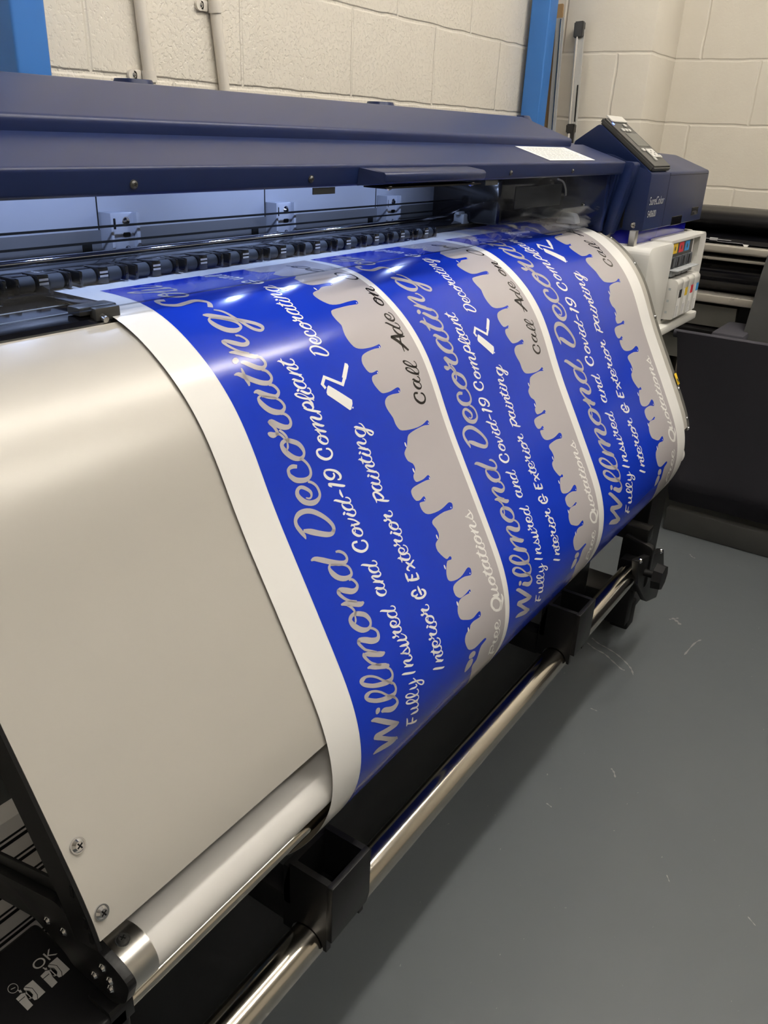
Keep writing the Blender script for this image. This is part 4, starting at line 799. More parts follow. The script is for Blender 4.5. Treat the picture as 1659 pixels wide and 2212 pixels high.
# print carriage parked at the right
bm = new(); box(bm, 1.60, 1.93, .80, .965, 1.100, 1.192, .010)
car = finish('print_carriage', bm, 'black_gloss', PR, 35)
bm = new(); box(bm, 1.585, 1.612, .875, .90, 1.098, 1.118, .003); box(bm, 1.575, 1.62, .882, .892, 1.116, 1.122, .002); finish('carriage_sensor', bm, 'grey_plastic', car)
bm = new(); box(bm, 1.66, 1.90, .7985, .8005, 1.13, 1.175, .002); finish('carriage_label', bm, MT['dark_grey'], car)
bm = new(); sweep(bm, crom([(1.86, .795, 1.186), (1.885, .792, 1.180), (1.90, .790, 1.165), (1.93, .80, 1.15)], 6), .0022, 8); finish('ink_tube', bm, 'clear_white', car)
bm = new(); prism(bm, rounded([(.765, 1.088), (.768, 1.100), (.775, 1.110), (.80, 1.113), (.81, 1.10), (.815, 1.088)], .004, 3), 1.925, 1.955, 'X', .002); finish('media_guide_cap', bm, 'grey_plastic', PR)
bm = new(); prism(bm, [(1.62, .782), (1.70, .775), (1.71, .785), (1.62, .795)], 1.0835, 1.0865, 'Z'); finish('wiper', bm, 'yellow' if False else 'clear_white', PR, 0)
bm = new(); box(bm, X0, 1.97, 1.06, 1.30, 1.05, 1.25); finish('rear_housing', bm, 'black', PR, 0)
bm = new(); box(bm, 1.862, 1.972, .785, 1.10, 1.236, 1.2555, .004); finish('end_cap_cover', bm, 'navy', PR, 30)
bm = new(); box(bm, 1.956, 1.974, .715, 1.06, 1.075, 1.222, .002); e_ = finish('end_cheek', bm, 'navy', PR, 30)
screw('screw', (1.9555, .765, 1.13), (-1, 0, 0), .004, e_)
# platen and its black front cover plate
bm = new(); prism(bm, [(.742, 1.0795), (.731, 1.0775), (.7262, 1.073), (.7262, 1.05), (1.06, 1.05), (1.06, 1.0795)], .268, 1.968, 'X'); pl = finish('platen', bm, 'black_gloss', PR, 30)
for y in (.762, .80, .838):
    bm = new(); box(bm, .30, .5655, y, y + .0035, 1.0795, 1.0800); finish('platen_line', bm, 'grey_plastic', pl, 0)
bm = new(); box(bm, .51, .574, .835, .850, 1.0795, 1.0875, .001); box(bm, .555, .579, .735, .845, 1.0845, 1.0872, .001); eg = finish('edge_guard', bm, 'black_gloss', pl, 30)
bm = new(); box(bm, .532, .580, .736, .757, 1.0805, 1.0895, .002); box(bm, .545, .577, .727, .738, 1.0745, 1.0885, .002); finish('guard_clamp', bm, 'dark_grey', eg, 30)
bm = new(); cyl(bm, (.553, .728, 1.079), (.553, .721, 1.077), .0035, 14); finish('clamp_foot', bm, 'satin', eg)

# front guide panel below the sheet
s_list = [s for s, y, z in PROFILE if .197 < s < .700]
outer = []
for s in s_list:
    y, z = prof(s); nn = pnorm(s)
    if nn.x > 0 and nn.y < 0: nn = -nn
    outer.append((y - nn.x * .0030, z - nn.y * .0030))
outer = [(.7235, 1.0728)] + [p for p in outer if p[0] < .718]
# bottom return lip
yb, zb = outer[-1]
inner = [(y + .010, z - .004) for y, z in outer][::-1]
bm = new(); prism(bm, outer + inner, .265, 1.975, 'X'); pan = finish('front_guide_panel', bm, 'panel', PR, 30)
bm = new(); prism(bm, [(.7225, 1.0724), (.7255, 1.0722), (.7255, 1.0738), (.7225, 1.0745)], .265, 1.975, 'X'); finish('top_trim', bm, 'chrome', pan, 0)
y, z = prof(0.6123); nn = pnorm(0.6123); screw('screw', (0.2783, y - nn.x * .0022, z - nn.y * .0022), (0, nn.x, nn.y), .0058, pan)
y, z = prof(0.6733); nn = pnorm(0.6733); screw('screw', (0.2741, y - nn.x * .0022, z - nn.y * .0022), (0, nn.x, nn.y), .0058, pan)

# black and grey side strips along both panel ends
def strip(name, x0, x1, depth, m, s0=.20, s1=.705, lift=-.0045):
    o = []; q = []
    for s in [a for a, _, _ in PROFILE if s0 < a < s1][::2]:
        y, z = prof(s); nn = pnorm(s)
        if nn.x > 0 and nn.y < 0: nn = -nn
        o.append((y + nn.x * lift, z + nn.y * lift)); q.append((y + nn.x * (lift - depth), z + nn.y * (lift - depth)))
    bm = new(); prism(bm, o + q[::-1], x0, x1, 'X'); return finish(name, bm, m, pan, 30)
ls = strip('left_side_strip', .2615, .2647, .034, 'black', .2, .707, -.0035); ls['label'] = 'black side strip'
for f in (.50, .645, .675, .69):
    bm = new(); y, z = prof(f); box(bm, .2608, .2647, y + .006, y + .010, z - .009, z + .003); finish('slot', bm, 'black_matt', ls, 0)
rs = strip('right_side_strip', 1.9745, 1.992, .03, 'panel_edge', .18, .705, -.003); rs['label'] = 'dark grey side strip'
for s in (.20, .285, .42, .60, .675, .70):
    y, z = prof(s); nn = pnorm(s)
    if nn.x > 0 and nn.y < 0: nn = -nn
    screw('screw', (1.983, y - nn.x * .003, z - nn.y * .003), (0, nn.x, nn.y), .0042, rs)
bm = new()
y0, z0 = prof(.562); y1, z1 = prof(.590)
quad(bm, (1.975, y1 - .0005, z1), (1.991, y1 - .0005, z1), (1.991, y0 - .0005, z0), (1.975, y0 - .0005, z0))
quad(bm, (1.980, y1 - .0008, z1 + .006), (1.986, y1 - .0008, z1 + .006), (1.986, y0 - .0008, z0 - .006), (1.980, y0 - .0008, z0 - .006), 1)
finish('warning_sticker', bm, ['yellow', 'ink_black'], rs, 0)
# tension roller under the panel
bm = new(); cyl(bm, (.300, .453, .580), (1.975, .453, .580), .0272, 64); finish('tension_roller', bm, 'pearl', PR)
bm = new(); cyl(bm, (.284, .453, .580), (.314, .453, .580), .0278, 64); col = finish('roller_collar', bm, 'satin', PR)
screw('screw', (.297, .4505, .6078), (0, -.1, 1), .0056, col, 'dark_grey')
bm = new(); cyl(bm, (.2765, .453, .580), (.284, .453, .580), .0285, 48); finish('end_disc', bm, 'black_gloss', PR)
# arm plate that carries the roller
bm = new(); prism(bm, rounded([(0.6522, 0.605), (0.5854, 0.6245), (0.4966, 0.6498), (0.4837, 0.6437), (0.4489, 0.6305), (0.422, 0.6238), (0.406, 0.6139), (0.4143, 0.5859), (0.4331, 0.572), (0.4568, 0.5752), (0.4879, 0.5773), (0.4949, 0.5852), (0.5385, 0.6002), (0.6643, 0.5656)], .008, 4), .268, .2765, 'X', .001)
ap = finish('roller_arm', bm, 'black', PR, 30)
for y, z in [(0.5159, 0.6134), (0.4921, 0.6171), (0.4542, 0.5908), (0.4405, 0.6116), (0.4323, 0.6018), (0.4327, 0.5913)]: screw('screw', (.268, y, z), (-1, 0, 0), .0040, ap)
bm = new(); cyl(bm, (.292, .4585, .519), (1.93, .4585, .519), .0095, 24); finish('polished_rail', bm, 'steel', PR)

# ------------------------------------------------------------------ left winder box
bm = new(); box(bm, -.10, .283, .430, .568, .17, .560, .006, 3); wb = finish('winder_box', bm, 'black', PR, 35)
bm = new(); prism(bm, rounded([(.430, .560), (.432, .565), (.46, .566), (.46, .55), (.430, .54)], .001, 2), .262, .286, 'X'); finish('corner_bracket', bm, 'black', wb, 30)
bm = new()
ZT = .5606
def top(pts, mi=0, l=0.0):
    f = bm.faces.new([bm.verts.new((x, y, ZT + l)) for x, y in pts]); f.material_index = mi
    if f.normal.z < 0: pass
top([(0.2709, 0.5168), (0.2702, 0.4973), (0.2618, 0.497), (0.2593, 0.4984), (0.2596, 0.5071), (0.2602, 0.5157), (0.2622, 0.517)])
top([(0.2584, 0.5111), (0.2611, 0.5113), (0.2622, 0.5066), (0.2611, 0.5026), (0.2588, 0.5019), (0.2568, 0.5046)])
top([(0.2562, 0.5136), (0.2504, 0.5129), (0.2496, 0.4949), (0.2558, 0.4954), (0.2566, 0.505)])
top([(0.2562, 0.5136), (0.2566, 0.505), (0.2578, 0.5019), (0.2589, 0.5048), (0.2587, 0.5115)])
top([(0.2618, 0.5172), (0.2656, 0.5099), (0.2643, 0.5006), (0.2618, 0.4965), (0.2614, 0.497), (0.2638, 0.5009), (0.2651, 0.5097), (0.2614, 0.5166)], 1, .0003)
top([(0.2501, 0.5088), (0.2564, 0.5086), (0.2563, 0.5078), (0.25, 0.508)], 1, .0003)
top([(0.2601, 0.5135), (0.2624, 0.5096), (0.2618, 0.504), (0.26, 0.5021), (0.2596, 0.5026), (0.2613, 0.5043), (0.2618, 0.5093), (0.2597, 0.5129)], 1, .0003)
top([(0.2442, 0.5151), (0.2439, 0.4962), (0.2359, 0.4959), (0.2336, 0.4973), (0.2337, 0.5057), (0.2342, 0.5141), (0.236, 0.5154)])
top([(0.2325, 0.5096), (0.2351, 0.5098), (0.2362, 0.5053), (0.2352, 0.5014), (0.2331, 0.5007), (0.2311, 0.5033)])
top([(0.2304, 0.512), (0.2249, 0.5114), (0.2245, 0.4939), (0.2303, 0.4944), (0.2309, 0.5037)])
top([(0.2304, 0.512), (0.2309, 0.5037), (0.2322, 0.5007), (0.2331, 0.5035), (0.2328, 0.51)])
top([(0.2356, 0.5155), (0.2394, 0.5085), (0.2383, 0.4994), (0.236, 0.4954), (0.2356, 0.4959), (0.2378, 0.4997), (0.2389, 0.5083), (0.2352, 0.5149)], 1, .0003)
top([(0.2247, 0.5074), (0.2307, 0.5072), (0.2306, 0.5064), (0.2246, 0.5067)], 1, .0003)
top([(0.2341, 0.5119), (0.2363, 0.5082), (0.2359, 0.5027), (0.2342, 0.5009), (0.2338, 0.5014), (0.2353, 0.503), (0.2357, 0.5079), (0.2338, 0.5114)], 1, .0003)
top([(0.2562, 0.518), (0.2573, 0.5185), (0.2578, 0.5158), (0.2588, 0.5161), (0.258, 0.5132), (0.2561, 0.515), (0.2568, 0.5154)])
top([(0.23, 0.5176), (0.231, 0.5181), (0.2315, 0.5155), (0.2324, 0.5158), (0.2317, 0.5122), (0.2298, 0.5143), (0.2306, 0.5148)])
top([(0.2333, 0.5224), (0.2331, 0.5207), (0.2326, 0.5209), (0.2328, 0.5223)])
top([(0.2331, 0.5207), (0.2325, 0.5191), (0.2321, 0.5195), (0.2326, 0.5209)])
top([(0.2325, 0.5191), (0.2316, 0.5179), (0.2313, 0.5184), (0.2321, 0.5195)])
top([(0.2316, 0.5179), (0.2304, 0.5171), (0.2303, 0.5177), (0.2313, 0.5184)])
top([(0.2304, 0.5171), (0.2291, 0.5167), (0.2291, 0.5174), (0.2303, 0.5177)])
top([(0.2291, 0.5167), (0.2279, 0.5169), (0.228, 0.5176), (0.2291, 0.5174)])
top([(0.2279, 0.5169), (0.2267, 0.5176), (0.227, 0.5182), (0.228, 0.5176)])
top([(0.2267, 0.5176), (0.2258, 0.5188), (0.2262, 0.5192), (0.227, 0.5182)])
top([(0.2258, 0.5188), (0.2252, 0.5202), (0.2257, 0.5205), (0.2262, 0.5192)])
top([(0.2252, 0.5202), (0.2249, 0.5219), (0.2255, 0.5219), (0.2257, 0.5205)])
top([(0.2249, 0.5219), (0.2251, 0.5236), (0.2256, 0.5234), (0.2255, 0.5219)])
top([(0.2251, 0.5236), (0.2257, 0.5251), (0.2262, 0.5247), (0.2256, 0.5234)])
top([(0.2257, 0.5251), (0.2266, 0.5263), (0.2269, 0.5258), (0.2262, 0.5247)])
top([(0.2266, 0.5263), (0.2278, 0.5272), (0.228, 0.5265), (0.2269, 0.5258)])
top([(0.2278, 0.5272), (0.2291, 0.5275), (0.2291, 0.5268), (0.228, 0.5265)])
top([(0.2291, 0.5275), (0.2304, 0.5274), (0.2302, 0.5267), (0.2291, 0.5268)])
top([(0.2304, 0.5274), (0.2316, 0.5267), (0.2312, 0.5261), (0.2302, 0.5267)])
top([(0.2316, 0.5267), (0.2325, 0.5255), (0.2321, 0.5251), (0.2312, 0.5261)])
top([(0.2325, 0.5255), (0.2331, 0.524), (0.2326, 0.5238), (0.2321, 0.5251)])
top([(0.2331, 0.524), (0.2333, 0.5224), (0.2328, 0.5223), (0.2326, 0.5238)])
top([(0.2275, 0.5232), (0.231, 0.5218), (0.2308, 0.5209), (0.2273, 0.5223)])
text_mesh(bm, 'OK', (0.2512, 0.5197, ZT), (1, 0, 0), (0, 1, 0), .0150, 0)
finish('lock_pictogram', bm, ['icon_grey', 'black_matt'], wb, 0)
# sloping black arm and grey ribbed tray behind it
bm = new(); prism(bm, rounded([(0.6644, 0.6133), (0.5965, 0.6344), (0.5037, 0.6619), (0.4879, 0.6272), (0.5094, 0.6172), (0.6072, 0.5934), (0.6771, 0.5718)], .004, 3), .2768, .2800, 'X', .0006); finish('stay_arm', bm, 'black', PR, 30)
bm = new(); box(bm, -.2, .242, .60, .95, .80, 1.04); finish('left_housing', bm, 'black_matt', PR, 0)
bm = new()
prism(bm, [(.80, .18), (.80, .46), (.83, .46), (.83, .18)], -.2, .60, 'X')
rt = finish('ribbed_tray', bm, 'ribbed', PR, 0)
for k in range(7):
    z = .195 + k * .038
    for a_, b_ in ((0, .0045), (.010, .0125)):
        bm = new(); box(bm, -.2, .60, .7985, .802, z + a_, z + b_); finish('groove', bm, 'black_matt', rt, 0)
# cross beam, legs, feet
bm = new(); box(bm, .285, 2.02, .625, .70, .045, .345, .004); finish('cross_beam', bm, 'black', PR, 30)
def leg(x0, x1, zt):
    bm = new(); prism(bm, rounded([(x0, .49), (x1, .49), (x1, .55), (x0, .55)], .005, 3), .09, zt, 'Z'); l_ = finish('leg', bm, 'black', PR, 30)
    bm = new(); box(bm, x0 + .015, x1 - .015, .535, 1.15, .055, .115, .006); f_ = finish('foot', bm, 'black', l_, 30)
    for y in (.559, 1.10):
        xc = (x0 + x1) / 2 + (.0 if y != .559 else .0)
        bm = new(); cyl(bm, (xc - .015, y, .026), (xc + .015, y, .026), .026, 24); box(bm, xc - .02, xc + .02, y - .018, y + .018, .03, .06, .004); finish('caster', bm, 'black_matt', l_, 30)
leg(2.02, 2.16, .58)
leg(.06, .20, .55)
# right tube holder
bm = new()
prism(bm, rounded([(.425, .375), (.50, .395), (.50, .25), (.445, .245), (.425, .27)], .010, 4), 1.85, 1.87, 'X', .002)
box(bm, 1.812, 1.852, .432, .49, .285, .345, .006)
prism(bm, rounded([(1.745, 0.3845), (1.9841, 0.3173), (2.0391, 0.2276), (2.0155, 0.1594), (1.9103, 0.1951), (1.7881, 0.3028)], .006, 3), .43, .445, 'Y', .002)
th_ = finish('tube_holder', bm, 'black', PR, 30)
kx, kz = (1.83, 0.3175)
bm = new(); cyl(bm, (kx, .432, kz), (kx, .405, kz), .009, 16); cyl(bm, (kx, .405, kz), (kx, .383, kz), .034, 8, .031); finish('knob', bm, 'black_matt', th_, 30)
for x, z in [(1.7698, 0.3753), (1.9563, 0.3247)]: screw('screw', (x, .4295, z), (0, -1, .5), .006, th_)
bm = new(); box(bm, 1.86, 1.90, .445, .80, .375, .415, .004); finish('holder_bar', bm, 'black', th_, 30)
bm = new(); box(bm, 1.75, 1.98, .58, .60, .30, .60); g_ = finish('gusset_plate', bm, 'grey_panel', PR, 0)
bm = new(); box(bm, 1.86, 1.90, .46, .52, .13, .25, .006); finish('gear_cover', bm, 'black_matt', th_, 30)
bm = new(); box(bm, 1.93, 1.98, .47, .52, .08, .16, .006); finish('gear_cover', bm, 'black_matt', th_, 30)
bm = new(); prism(bm, [(1.66, .40), (1.74, .40), (1.74, .33), (1.736, .33), (1.736, .395), (1.664, .395), (1.664, .33), (1.60, .33), (1.60, .334), (1.66, .334)], .60, .615, 'Y'); finish('cable_bracket', bm, 'grey_plastic', PR, 0)

# ------------------------------------------------------------------ right end housing
HY = .645
bm = new()
prism(bm, rounded([(HY, 1.076), (HY, 1.2055), (.745, 1.240), (1.15, 1.262), (1.30, 1.25), (1.30, 1.05), (.75, 1.055), (.70, 1.075)], [.003, .006, .006, .01, .01, 0, 0, 0], 4), 2.05, 2.556, 'X', .002)
hs = finish('right_housing', bm, 'navy_plastic', PR, 35)
bm = new()
prism(bm, rounded([(HY + .0005, 1.2045), (.787, 1.3045), (.845, 1.264), (.845, 1.22), (.70, 1.20)], [.003, .008, .004, 0, 0], 4), 2.0505, 2.16, 'X', .002)
finish('console_wedge', bm, 'navy_plastic', hs, 35)
bm = new(); box(bm, 2.1975, 2.1985, HY - .0004, HY + .002, 1.080, 1.203); finish('door_seam', bm, 'black_matt', hs, 0)
bm = new(); box(bm, 2.20, 2.55, HY - .0006, HY + .001, 1.1975, 1.1985); finish('door_seam', bm, 'black_matt', hs, 0)
bm = new(); box(bm, 2.045, 2.052, .695, .700, 1.08, 1.225); finish('side_seam', bm, 'black_matt', hs, 0)
bm = new(); box(bm, 2.275, 2.365, HY - .001, HY + .003, 1.0755, 1.098, .001); finish('finger_notch', bm, 'black_gloss', hs, 0)
bm = new(); box(bm, 2.45, 2.515, HY - .001, HY + .003, 1.092, 1.113, .001); sk = finish('socket', bm, 'black_gloss', hs, 0)
bm = new(); box(bm, 2.462, 2.495, HY - .0025, HY, 1.100, 1.1025); finish('plug', bm, 'chrome', sk, 0)
bm = new(); box(bm, 2.485, 2.500, HY - .0025, HY, 1.095, 1.099); finish('plug', bm, 'chrome', sk, 0)
bm = new()
text_mesh(bm, 'SureColor', (2.066, HY - .0004, 1.134), (1, 0, 0), (0, 0, 1), .0265)
text_mesh(bm, 'S40600', (2.066, HY - .0004, 1.1065), (1, 0, 0), (0, 0, 1), .0215)
finish('lettering', bm, 'silver_text', hs, 0)
screw('screw', (2.049, .668, 1.088), (-1, -.5, 0), .0055, hs)
# control panel on the slope
cpn = Vector((0, -.101, .142)).normalized(); cpu = Vector((0, .142, .101)).normalized(); cp0 = Vector((0, HY, 1.205))
def CP(x, t, l=0): return Vector((x, 0, 0)) + cp0 + cpu * t + cpn * l
def slab(bm, x0, x1, t0, t1, l0, l1, bev=.0, mi=0):
    vs = [bm.verts.new(CP(x, t, l)) for l in (l0, l1) for x, t in ((x0, t0), (x1, t0), (x1, t1), (x0, t1))]
    fs = [(3, 2, 1, 0), (4, 5, 6, 7), (0, 1, 5, 4), (1, 2, 6, 5), (2, 3, 7, 6), (3, 0, 4, 7)]
    F = [bm.faces.new([vs[i] for i in f]) for f in fs]
    for f in F: f.material_index = mi
    if bev: 
        r_ = bmesh.ops.bevel(bm, geom=list({e for f in F for e in f.edges}), offset=bev, segments=2, affect='EDGES')
bm = new(); slab(bm, 2.054, 2.185, .004, .178, -.002, .013, .004); cp = finish('control_panel', bm, 'dark_grey', hs, 35)
bm = new(); slab(bm, 2.075, 2.180, .160, .182, .0132, .0165, .001); finish('status_light', bm, 'clear_white', cp, 30)
bm = new(); slab(bm, 2.090, 2.172, .077, .122, .0132, .0138); finish('display', bm, 'screen', cp, 0)
bm = new(); slab(bm, 2.069, 2.075, .151, .157, .0132, .0146, .0005); finish('power_light', bm, 'led', cp, 0)
for x, t in ((2.092, .132), (2.115, .132), (2.137, .132), (2.140, .150), (2.090, .062), (2.110, .030), (2.168, .040)):
    bm = new(); slab(bm, x - .007, x + .007, t - .005, t + .005, .0132, .016, .001); finish('button', bm, 'clear_white', cp, 30)
bm = new(); slab(bm, 2.108, 2.160, .036, .066, .0132, .0158, .001); kp = finish('arrow_pad', bm, 'clear_white', cp, 30)
for x, t in ((2.134, .058), (2.134, .044), (2.120, .051), (2.148, .051)):
    bm = new(); slab(bm, x - .002, x + .002, t - .002, t + .002, .0158, .0163); finish('arrow_mark', bm, 'dark_grey', kp, 0)
bm = new(); prism(bm, [(.93, 1.28), (.96, 1.28), (.975, 1.315), (.955, 1.315)], 1.985, 2.02, 'X', .002); finish('rear_lever', bm, 'navy_plastic', hs, 30)
# glossy navy band (blue reflection put into its colour) and post under the housing
bm = new(); prism(bm, [(.665, 1.078), (.665, 1.020), (1.05, 1.02), (1.05, 1.078)], 2.062, 2.49, 'X'); finish('lower_band', bm, 'navy_gloss_lit', PR, 0)
bm = new(); box(bm, 2.026, 2.046, .652, .668, 1.035, 1.078, .001); finish('support_post', bm, 'satin', PR, 0)

# ------------------------------------------------------------------ ink unit with cartridges
IY = .620
IX0, IX1, IZ0, IZ1 = 2.012, 2.566, .815, 1.047
bm = new()
# outer shell: left body + frame round the bay
RX0, RX1, RZ0, RZ1 = 2.205, 2.470, .845, 1.036
box(bm, RX0 - .006, IX1, IY + .04, IY + .26, IZ0, IZ1, .004); box(bm, RX0 - .004, 2.415, IY - .006, IY + .05, IZ0 + .02, IZ1 - .008)
prism(bm, rounded([(2.50, IZ0), (IX1, IZ0), (IX1, IZ1), (2.50, IZ1)], [0, .012, .030, 0], 6), IY, IY + .12, 'Y')
box(bm, RX0 - .01, 2.501, IY - .010, IY + .12, RZ1 + .004, IZ1 - .0005)
box(bm, IX0 + .02, 2.501, IY - .012, IY + .12, IZ0, RZ0)
iu = finish('ink_unit', bm, 'white_plastic', PR, 35)
bm = new()
prism(bm, rounded([(IX0, IZ0 + .001), (RX0, IZ0 + .024), (RX0, IZ1 - .004), (IX0, IZ1 - .004)], [.006, .004, .022, .022], 6), IY - .014, IY + .20, 'Y', .003)
fc = finish('front_shell', bm, 'white_plastic', iu, 35)
bm = new(); box(bm, RX0 - .004, 2.400, IY - .0075, IY - .0055, .93, RZ1 + .001); finish('bay_back', bm, 'dark_grey', iu, 0)
for x, m_ in ((2.222, 'yellow'), (2.276, 'red'), (2.330, 'cyan')):
    bm = new(); quad(bm, (x, IY - .0078, 1.012), (x + .040, IY - .0078, 1.012), (x + .040, IY - .0078, 1.037), (x, IY - .0078, 1.037))
    f = bm.faces.new([bm.verts.new((x + .02 + .006 * math.cos(a), IY - .0081, 1.0245 + .006 * math.sin(a))) for a in [k * math.pi / 6 for k in range(12)]]); f.material_index = 1
    finish('colour_label', bm, [m_, 'dark_grey'], iu, 0)
for k in range(4):
    x = 2.212 + k * .050
    bm = new(); box(bm, x, x + .040, IY - .012, IY - .006, .976, 1.004, .0015); sh_ = finish('slot_shutter', bm, 'rubber', iu, 30); bm = new(); box(bm, x + .006, x + .016, IY - .0126, IY - .0115, .979, 1.001); finish('shutter_gap', bm, 'black_matt', sh_, 0)
    bm = new(); box(bm, x - .003, x + .044, IY - .034, IY - .006, .972, .9745, .001); box(bm, x + .002, x + .036, IY - .018, IY - .006, .957, .973, .002); finish('lock_lever', bm, 'grey_plastic', iu, 30)
bm = new(); box(bm, IX0 + .06, 2.485, IY - .034, IY + .02, IZ0, IZ0 + .022, .004); finish('base_lip', bm, 'white_plastic', iu, 30)
bm = new(); box(bm, RX0 + .002, RX1 - .002, IY - .012, IY + .03, RZ0 - .0005, RZ0 + .004); finish('bay_floor', bm, 'black_matt', iu, 0)

def cartridge(x, ink, label):
    t = thing('ink_cartridge', label, 'cartridge', (x, IY - .02, RZ0 + .004), 'ink cartridges in the white ink unit')
    bm = new()
    prism(bm, rounded([(IY - .040, RZ0 + .0065), (IY - .0065, RZ0 + .0045), (IY - .0065, .950), (IY - .010, .953), (IY - .034, .952), (IY - .040, .944)], [.004, .003, .004, .006, .006, .004], 4), x - .0255, x + .0255, 'X', .0025)
    b = finish('body', bm, 'clear_white', t, 35)
    bm = new(); quad(bm, (x - .012, IY - .0406, RZ0 + .010), (x + .020, IY - .0406, RZ0 + .010), (x + .020, IY - .0406, .925), (x - .012, IY - .0406, .925))
    for i in range(8): 
        z = RZ0 + .013 + i * .0035
        quad(bm, (x - .009, IY - .0409, z), (x - .009 + random.uniform(.012, .024), IY - .0409, z), (x + .010, IY - .0409, z + .0016), (x - .009, IY - .0409, z + .0016), 1)
    lb = finish('label', bm, ['paper', 'print_grey'], t, 0)
    bm = new(); quad(bm, (x - .004, IY - .0409, .905), (x + .020, IY - .0409, .905), (x + .020, IY - .0409, .926), (x - .004, IY - .0409, .926)); c_ = finish('colour_patch', bm, ink, lb, 0)
    for z in (.866, .895, .925):
        bm = new(); quad(bm, (x - .0258, IY - .018, z), (x - .0258, IY - .024, z), (x - .0258, IY - .024, z + .006), (x - .0258, IY - .018, z + .006)); finish('side_mark', bm, 'grey_plastic', b, 0)
cartridge(2.236, 'ink_black', 'ink cartridge with a black colour patch, nearest the white front shell')
cartridge(2.289, 'yellow', 'ink cartridge with a yellow colour patch, beside the black one')
cartridge(2.342, 'red', 'ink cartridge with a red colour patch, between yellow and blue ones')
cartridge(2.395, 'cyan', 'ink cartridge with a blue colour patch, at the outer end of the bay')

# ------------------------------------------------------------------ take-up tube and its trays
t = thing('take_up_tube', 'long polished steel take-up tube running below the printed sheet', 'tube', (1.05, .46, .315))
bm = new(); cyl(bm, (.290, .46, .315), (1.808, .46, .315), .0243, 64); finish('tube', bm, 'steel', t)
bm = new(); cyl(bm, (1.806, .46, .315), (1.814, .46, .315), .0215, 40); finish('end_plug', bm, 'black_matt', t)
bm = new(); cyl(bm, (.284, .46, .315), (.291, .46, .315), .0215, 40); finish('end_plug', bm, 'black_matt', t)

def tray(x, label):
    t = thing('tube_tray', label, 'bracket', (x + .04, .46, .30), 'black trays on the take-up tube')
    x0, x1, zt = x, x + .082, .433
    bm = new()
    # front plate
    prism(bm, rounded([(x0, zt), (x1, zt), (x1, .352), (x1 - .006, .341), (x0, .338)], [.003, .003, .004, .003, .002], 3), .4200, .4285, 'Y', .0012)
    # side walls, cut out round the tube
    def side(xa, xb):
        arc = [(.46 + .0262 * math.cos(a), .315 + .0262 * math.sin(a)) for a in [math.radians(180 - k * 15) for k in range(0, 13)]]
        pts = [(.4285, zt), (.4285, .315)] + arc + [(.500, .315), (.500, .385), (.488, zt)]
        prism(bm, pts, xa, xb, 'X')
    side(x0 + .001, x0 + .010); side(x1 - .010, x1 - .001)
    box(bm, x0 + .001, x1 - .001, .488, .4985, .36, .425)
    b = finish('tray_body', bm, 'black', t, 30)
    bm = new(); box(bm, x0 + .008, x1 - .008, .428, .490, .346, .352); finish('tray_floor', bm, 'black_matt', t, 0)
    bm = new(); box(bm, x0 + .012, x1 - .03, .50, .625, .30, .352, .008); finish('mounting_block', bm, 'black_matt', t, 30)
tray(.567, 'black open-top tray on the steel tube below the sheet’s white left margin')
tray(1.352, 'black open-top tray on the steel tube nearer the right end of the printer')

# ------------------------------------------------------------------ second printer along the right wall
P2 = thing('black_plotter', 'black wide-format plotter with silver rails against the right wall', 'printer', (3.2, .2, 0))
YA, YB = -.9, .86
bm = new(); prism(bm, rounded([(3.52, 1.06), (3.20, 1.075), (3.09, 1.065), (3.075, 1.03), (3.13, 1.00), (3.52, .98)], [.02, .03, .03, .02, 0, 0], 6), YA, YB, 'Y'); ld = finish('top_cover', bm, 'plotter_black', P2, 35)
bm = new(); prism(bm, [(3.14, 1.0), (3.06, .985), (3.05, .972), (3.12, .96), (3.4, .96), (3.4, 1.0)], YA, YB, 'Y'); dp = finish('display_bar', bm, 'black_gloss', P2, 30)
for y0, y1, z0, z1 in ((.655, .775, .9800, .9812), (.615, .70, .9745, .9755), (.70, .725, .977, .985)):
    bm = new(); xx = 3.053; box(bm, xx - .003, xx + .006, y0, y1, z0, z1); finish('scale_mark', bm, 'print_grey', dp, 0)
bm = new(); f = bm.faces.new([bm.verts.new(p) for p in ((3.0495, .615, .9735), (3.0495, .595, .9735), (3.0495, .603, .9585))]); finish('arrow_mark', bm, 'paper', dp, 0)
bm = new(); prism(bm, rounded([(3.00, .969), (3.00, .945), (3.06, .935), (3.10, .945), (3.10, .965)], .006, 4), YA, YB + .01, 'Y'); finish('front_rail', bm, 'beige_rail', P2, 35)
bm = new(); prism(bm, rounded([(3.015, .928), (3.015, .918), (3.10, .915), (3.10, .928)], .003, 3), YA, YB, 'Y'); finish('lower_rail', bm, 'beige_rail', P2, 35)
bm = new(); cyl(bm, (3.095, YA, .862), (3.095, YB, .862), .052, 40); finish('feed_roller', bm, 'black_gloss', P2)
bm = new(); box(bm, 3.15, 3.50, YA, YB, .60, .98); finish('body', bm, 'black', P2, 0)
bm = new(); prism(bm, rounded([(3.00, .806), (3.00, .779), (3.09, .775), (3.09, .806)], .004, 3), YA, YB, 'Y'); finish('guide_rail', bm, 'beige_rail', P2, 35)
bm = new(); prism(bm, [(3.03, .766), (3.06, .69), (3.16, .69), (3.16, .766)], .585, YB, 'Y'); finish('paper_guide', bm, 'grey_panel', P2, 0)
bm = new(); box(bm, 3.05, 3.14, YA, .58, .60, .772); finish('lower_body', bm, 'black', P2, 0)
bm = new(); box(bm, 3.02, 3.10, YA, YB + .05, .655, .685, .004); finish('stand_beam', bm, 'black', P2, 0)
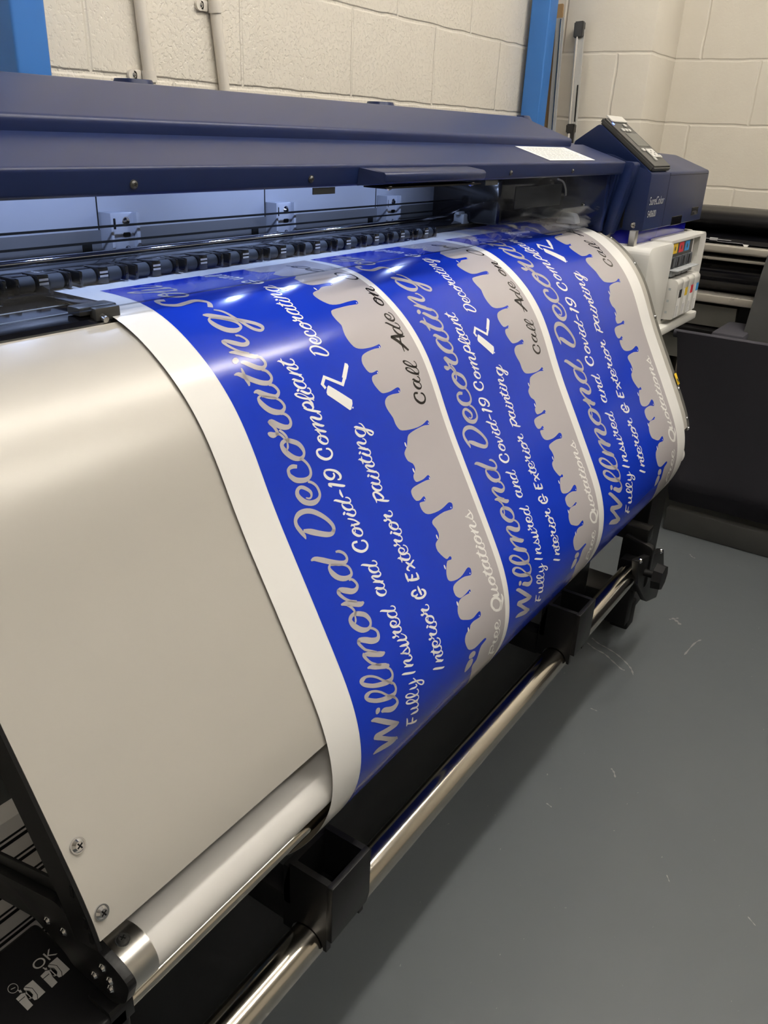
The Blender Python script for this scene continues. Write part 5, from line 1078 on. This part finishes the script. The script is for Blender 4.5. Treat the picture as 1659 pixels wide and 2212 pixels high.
bm = new(); prism(bm, [(3.05, .65), (3.08, .56), (3.16, .56), (3.16, .65)], .62, YB, 'Y'); finish('lower_guide', bm, 'grey_panel', P2, 0)
for y in (.84, -.7):
    bm = new(); box(bm, 3.10, 3.20, y - .05, y + .05, .06, .64, .005); finish('leg', bm, 'black', P2, 30)
    bm = new(); box(bm, 2.84, 3.48, y - .04, y + .04, .04, .10, .005); finish('foot', bm, 'black', P2, 30)
    for x in (2.90, 3.42):
        bm = new(); cyl(bm, (x, y - .015, .025), (x, y + .015, .025), .025, 20); finish('caster', bm, 'black_matt', P2)
bm = new(); box(bm, 2.81, 2.85, YA, .63, .0, .085, .006); finish('base_bar', bm, 'dark_grey', P2, 30)
# fabric catch basket with soft folds
bt = finish('basket_rod', cyl(new(), (2.79, YA, .703), (2.79, .715, .703), .0135, 24), 'fabric', P2)
bm = new()
NY, NZ = 70, 30
grid = {}
for i in range(NY + 1):
    for j in range(NZ + 1):
        v_ = j / NZ; u_ = i / NY
        z = .712 - v_ * .60
        y = (.705 - .075 * v_ ** .8) + (YA - .70) * u_
        fold = .010 * math.sin(u_ * 22 + 2.5 * v_) * v_ * (1 - v_) * 2 * math.exp(-u_ * 2.2) + .012 * math.sin(u_ * 34 - v_ * 3) * math.exp(-u_ * 14) * v_
        x = 2.775 + .018 * math.sin(v_ * math.pi) + fold + .10 * max(0, v_ - .86) / .14 * .5
        grid[i, j] = bm.verts.new((x, y, z))
for i in range(NY):
    for j in range(NZ): bm.faces.new((grid[i, j], grid[i, j + 1], grid[i + 1, j + 1], grid[i + 1, j]))
r_ = bmesh.ops.solidify(bm, geom=bm.faces[:], thickness=.003)
finish('catch_basket', bm, 'fabric', P2, 60)
bm = new(); box(bm, 2.792, 3.02, .50, .60, .700, .725, .008); finish('basket_flap', bm, 'fabric', P2, 35)
# dark vinyl coming out of it
bm = new()
pth = [(3.10, .972), (3.03, .974), (2.985, .962), (2.955, .93), (2.93, .885), (2.91, .83), (2.885, .77), (2.86, .70), (2.84, .60), (2.83, .50)]
pp = crom([Vector((x, z, 0)) for x, z in pth], 5)
o = [(p.x, p.y) for p in pp]; i_ = [(p.x + .0012, p.y - .0006) for p in pp]
prism(bm, o + i_[::-1], -.75, .517, 'Y')
tag(finish('dark_vinyl_sheet', bm, 'vinyl_black', None, 35), 'glossy dark grey vinyl sheet feeding out of the black plotter into its fabric basket', 'vinyl sheet')

# ------------------------------------------------------------------ small lamps inside the printer hood
for k, x in enumerate((.36, .59, .723, .947, 1.078, 1.216, 1.40)):
    bm = new(); box(bm, x - .006, x + .006, .842, .850, 1.2405, 1.2435); lp = finish('work_lamp', bm, 'led_white' if 'led_white' in MT else MT.setdefault('led_white', mat('white_led', (.9, .9, 1), .3, emis=((.62, .74, 1.0), 45.0))), PR, 0)
    ld_ = bpy.data.lights.new('work_lamp_light', 'AREA'); ld_.shape = 'RECTANGLE'; ld_.size = .025; ld_.size_y = .012
    ld_.energy = LED_POWER; ld_.color = (.55, .68, 1.0)
    lo = bpy.data.objects.new('work_lamp_light', ld_); COL.objects.link(lo); lo.parent = lp
    lo.location = (x, .846, 1.2395); lo.rotation_euler = (0.25, 0, 0)
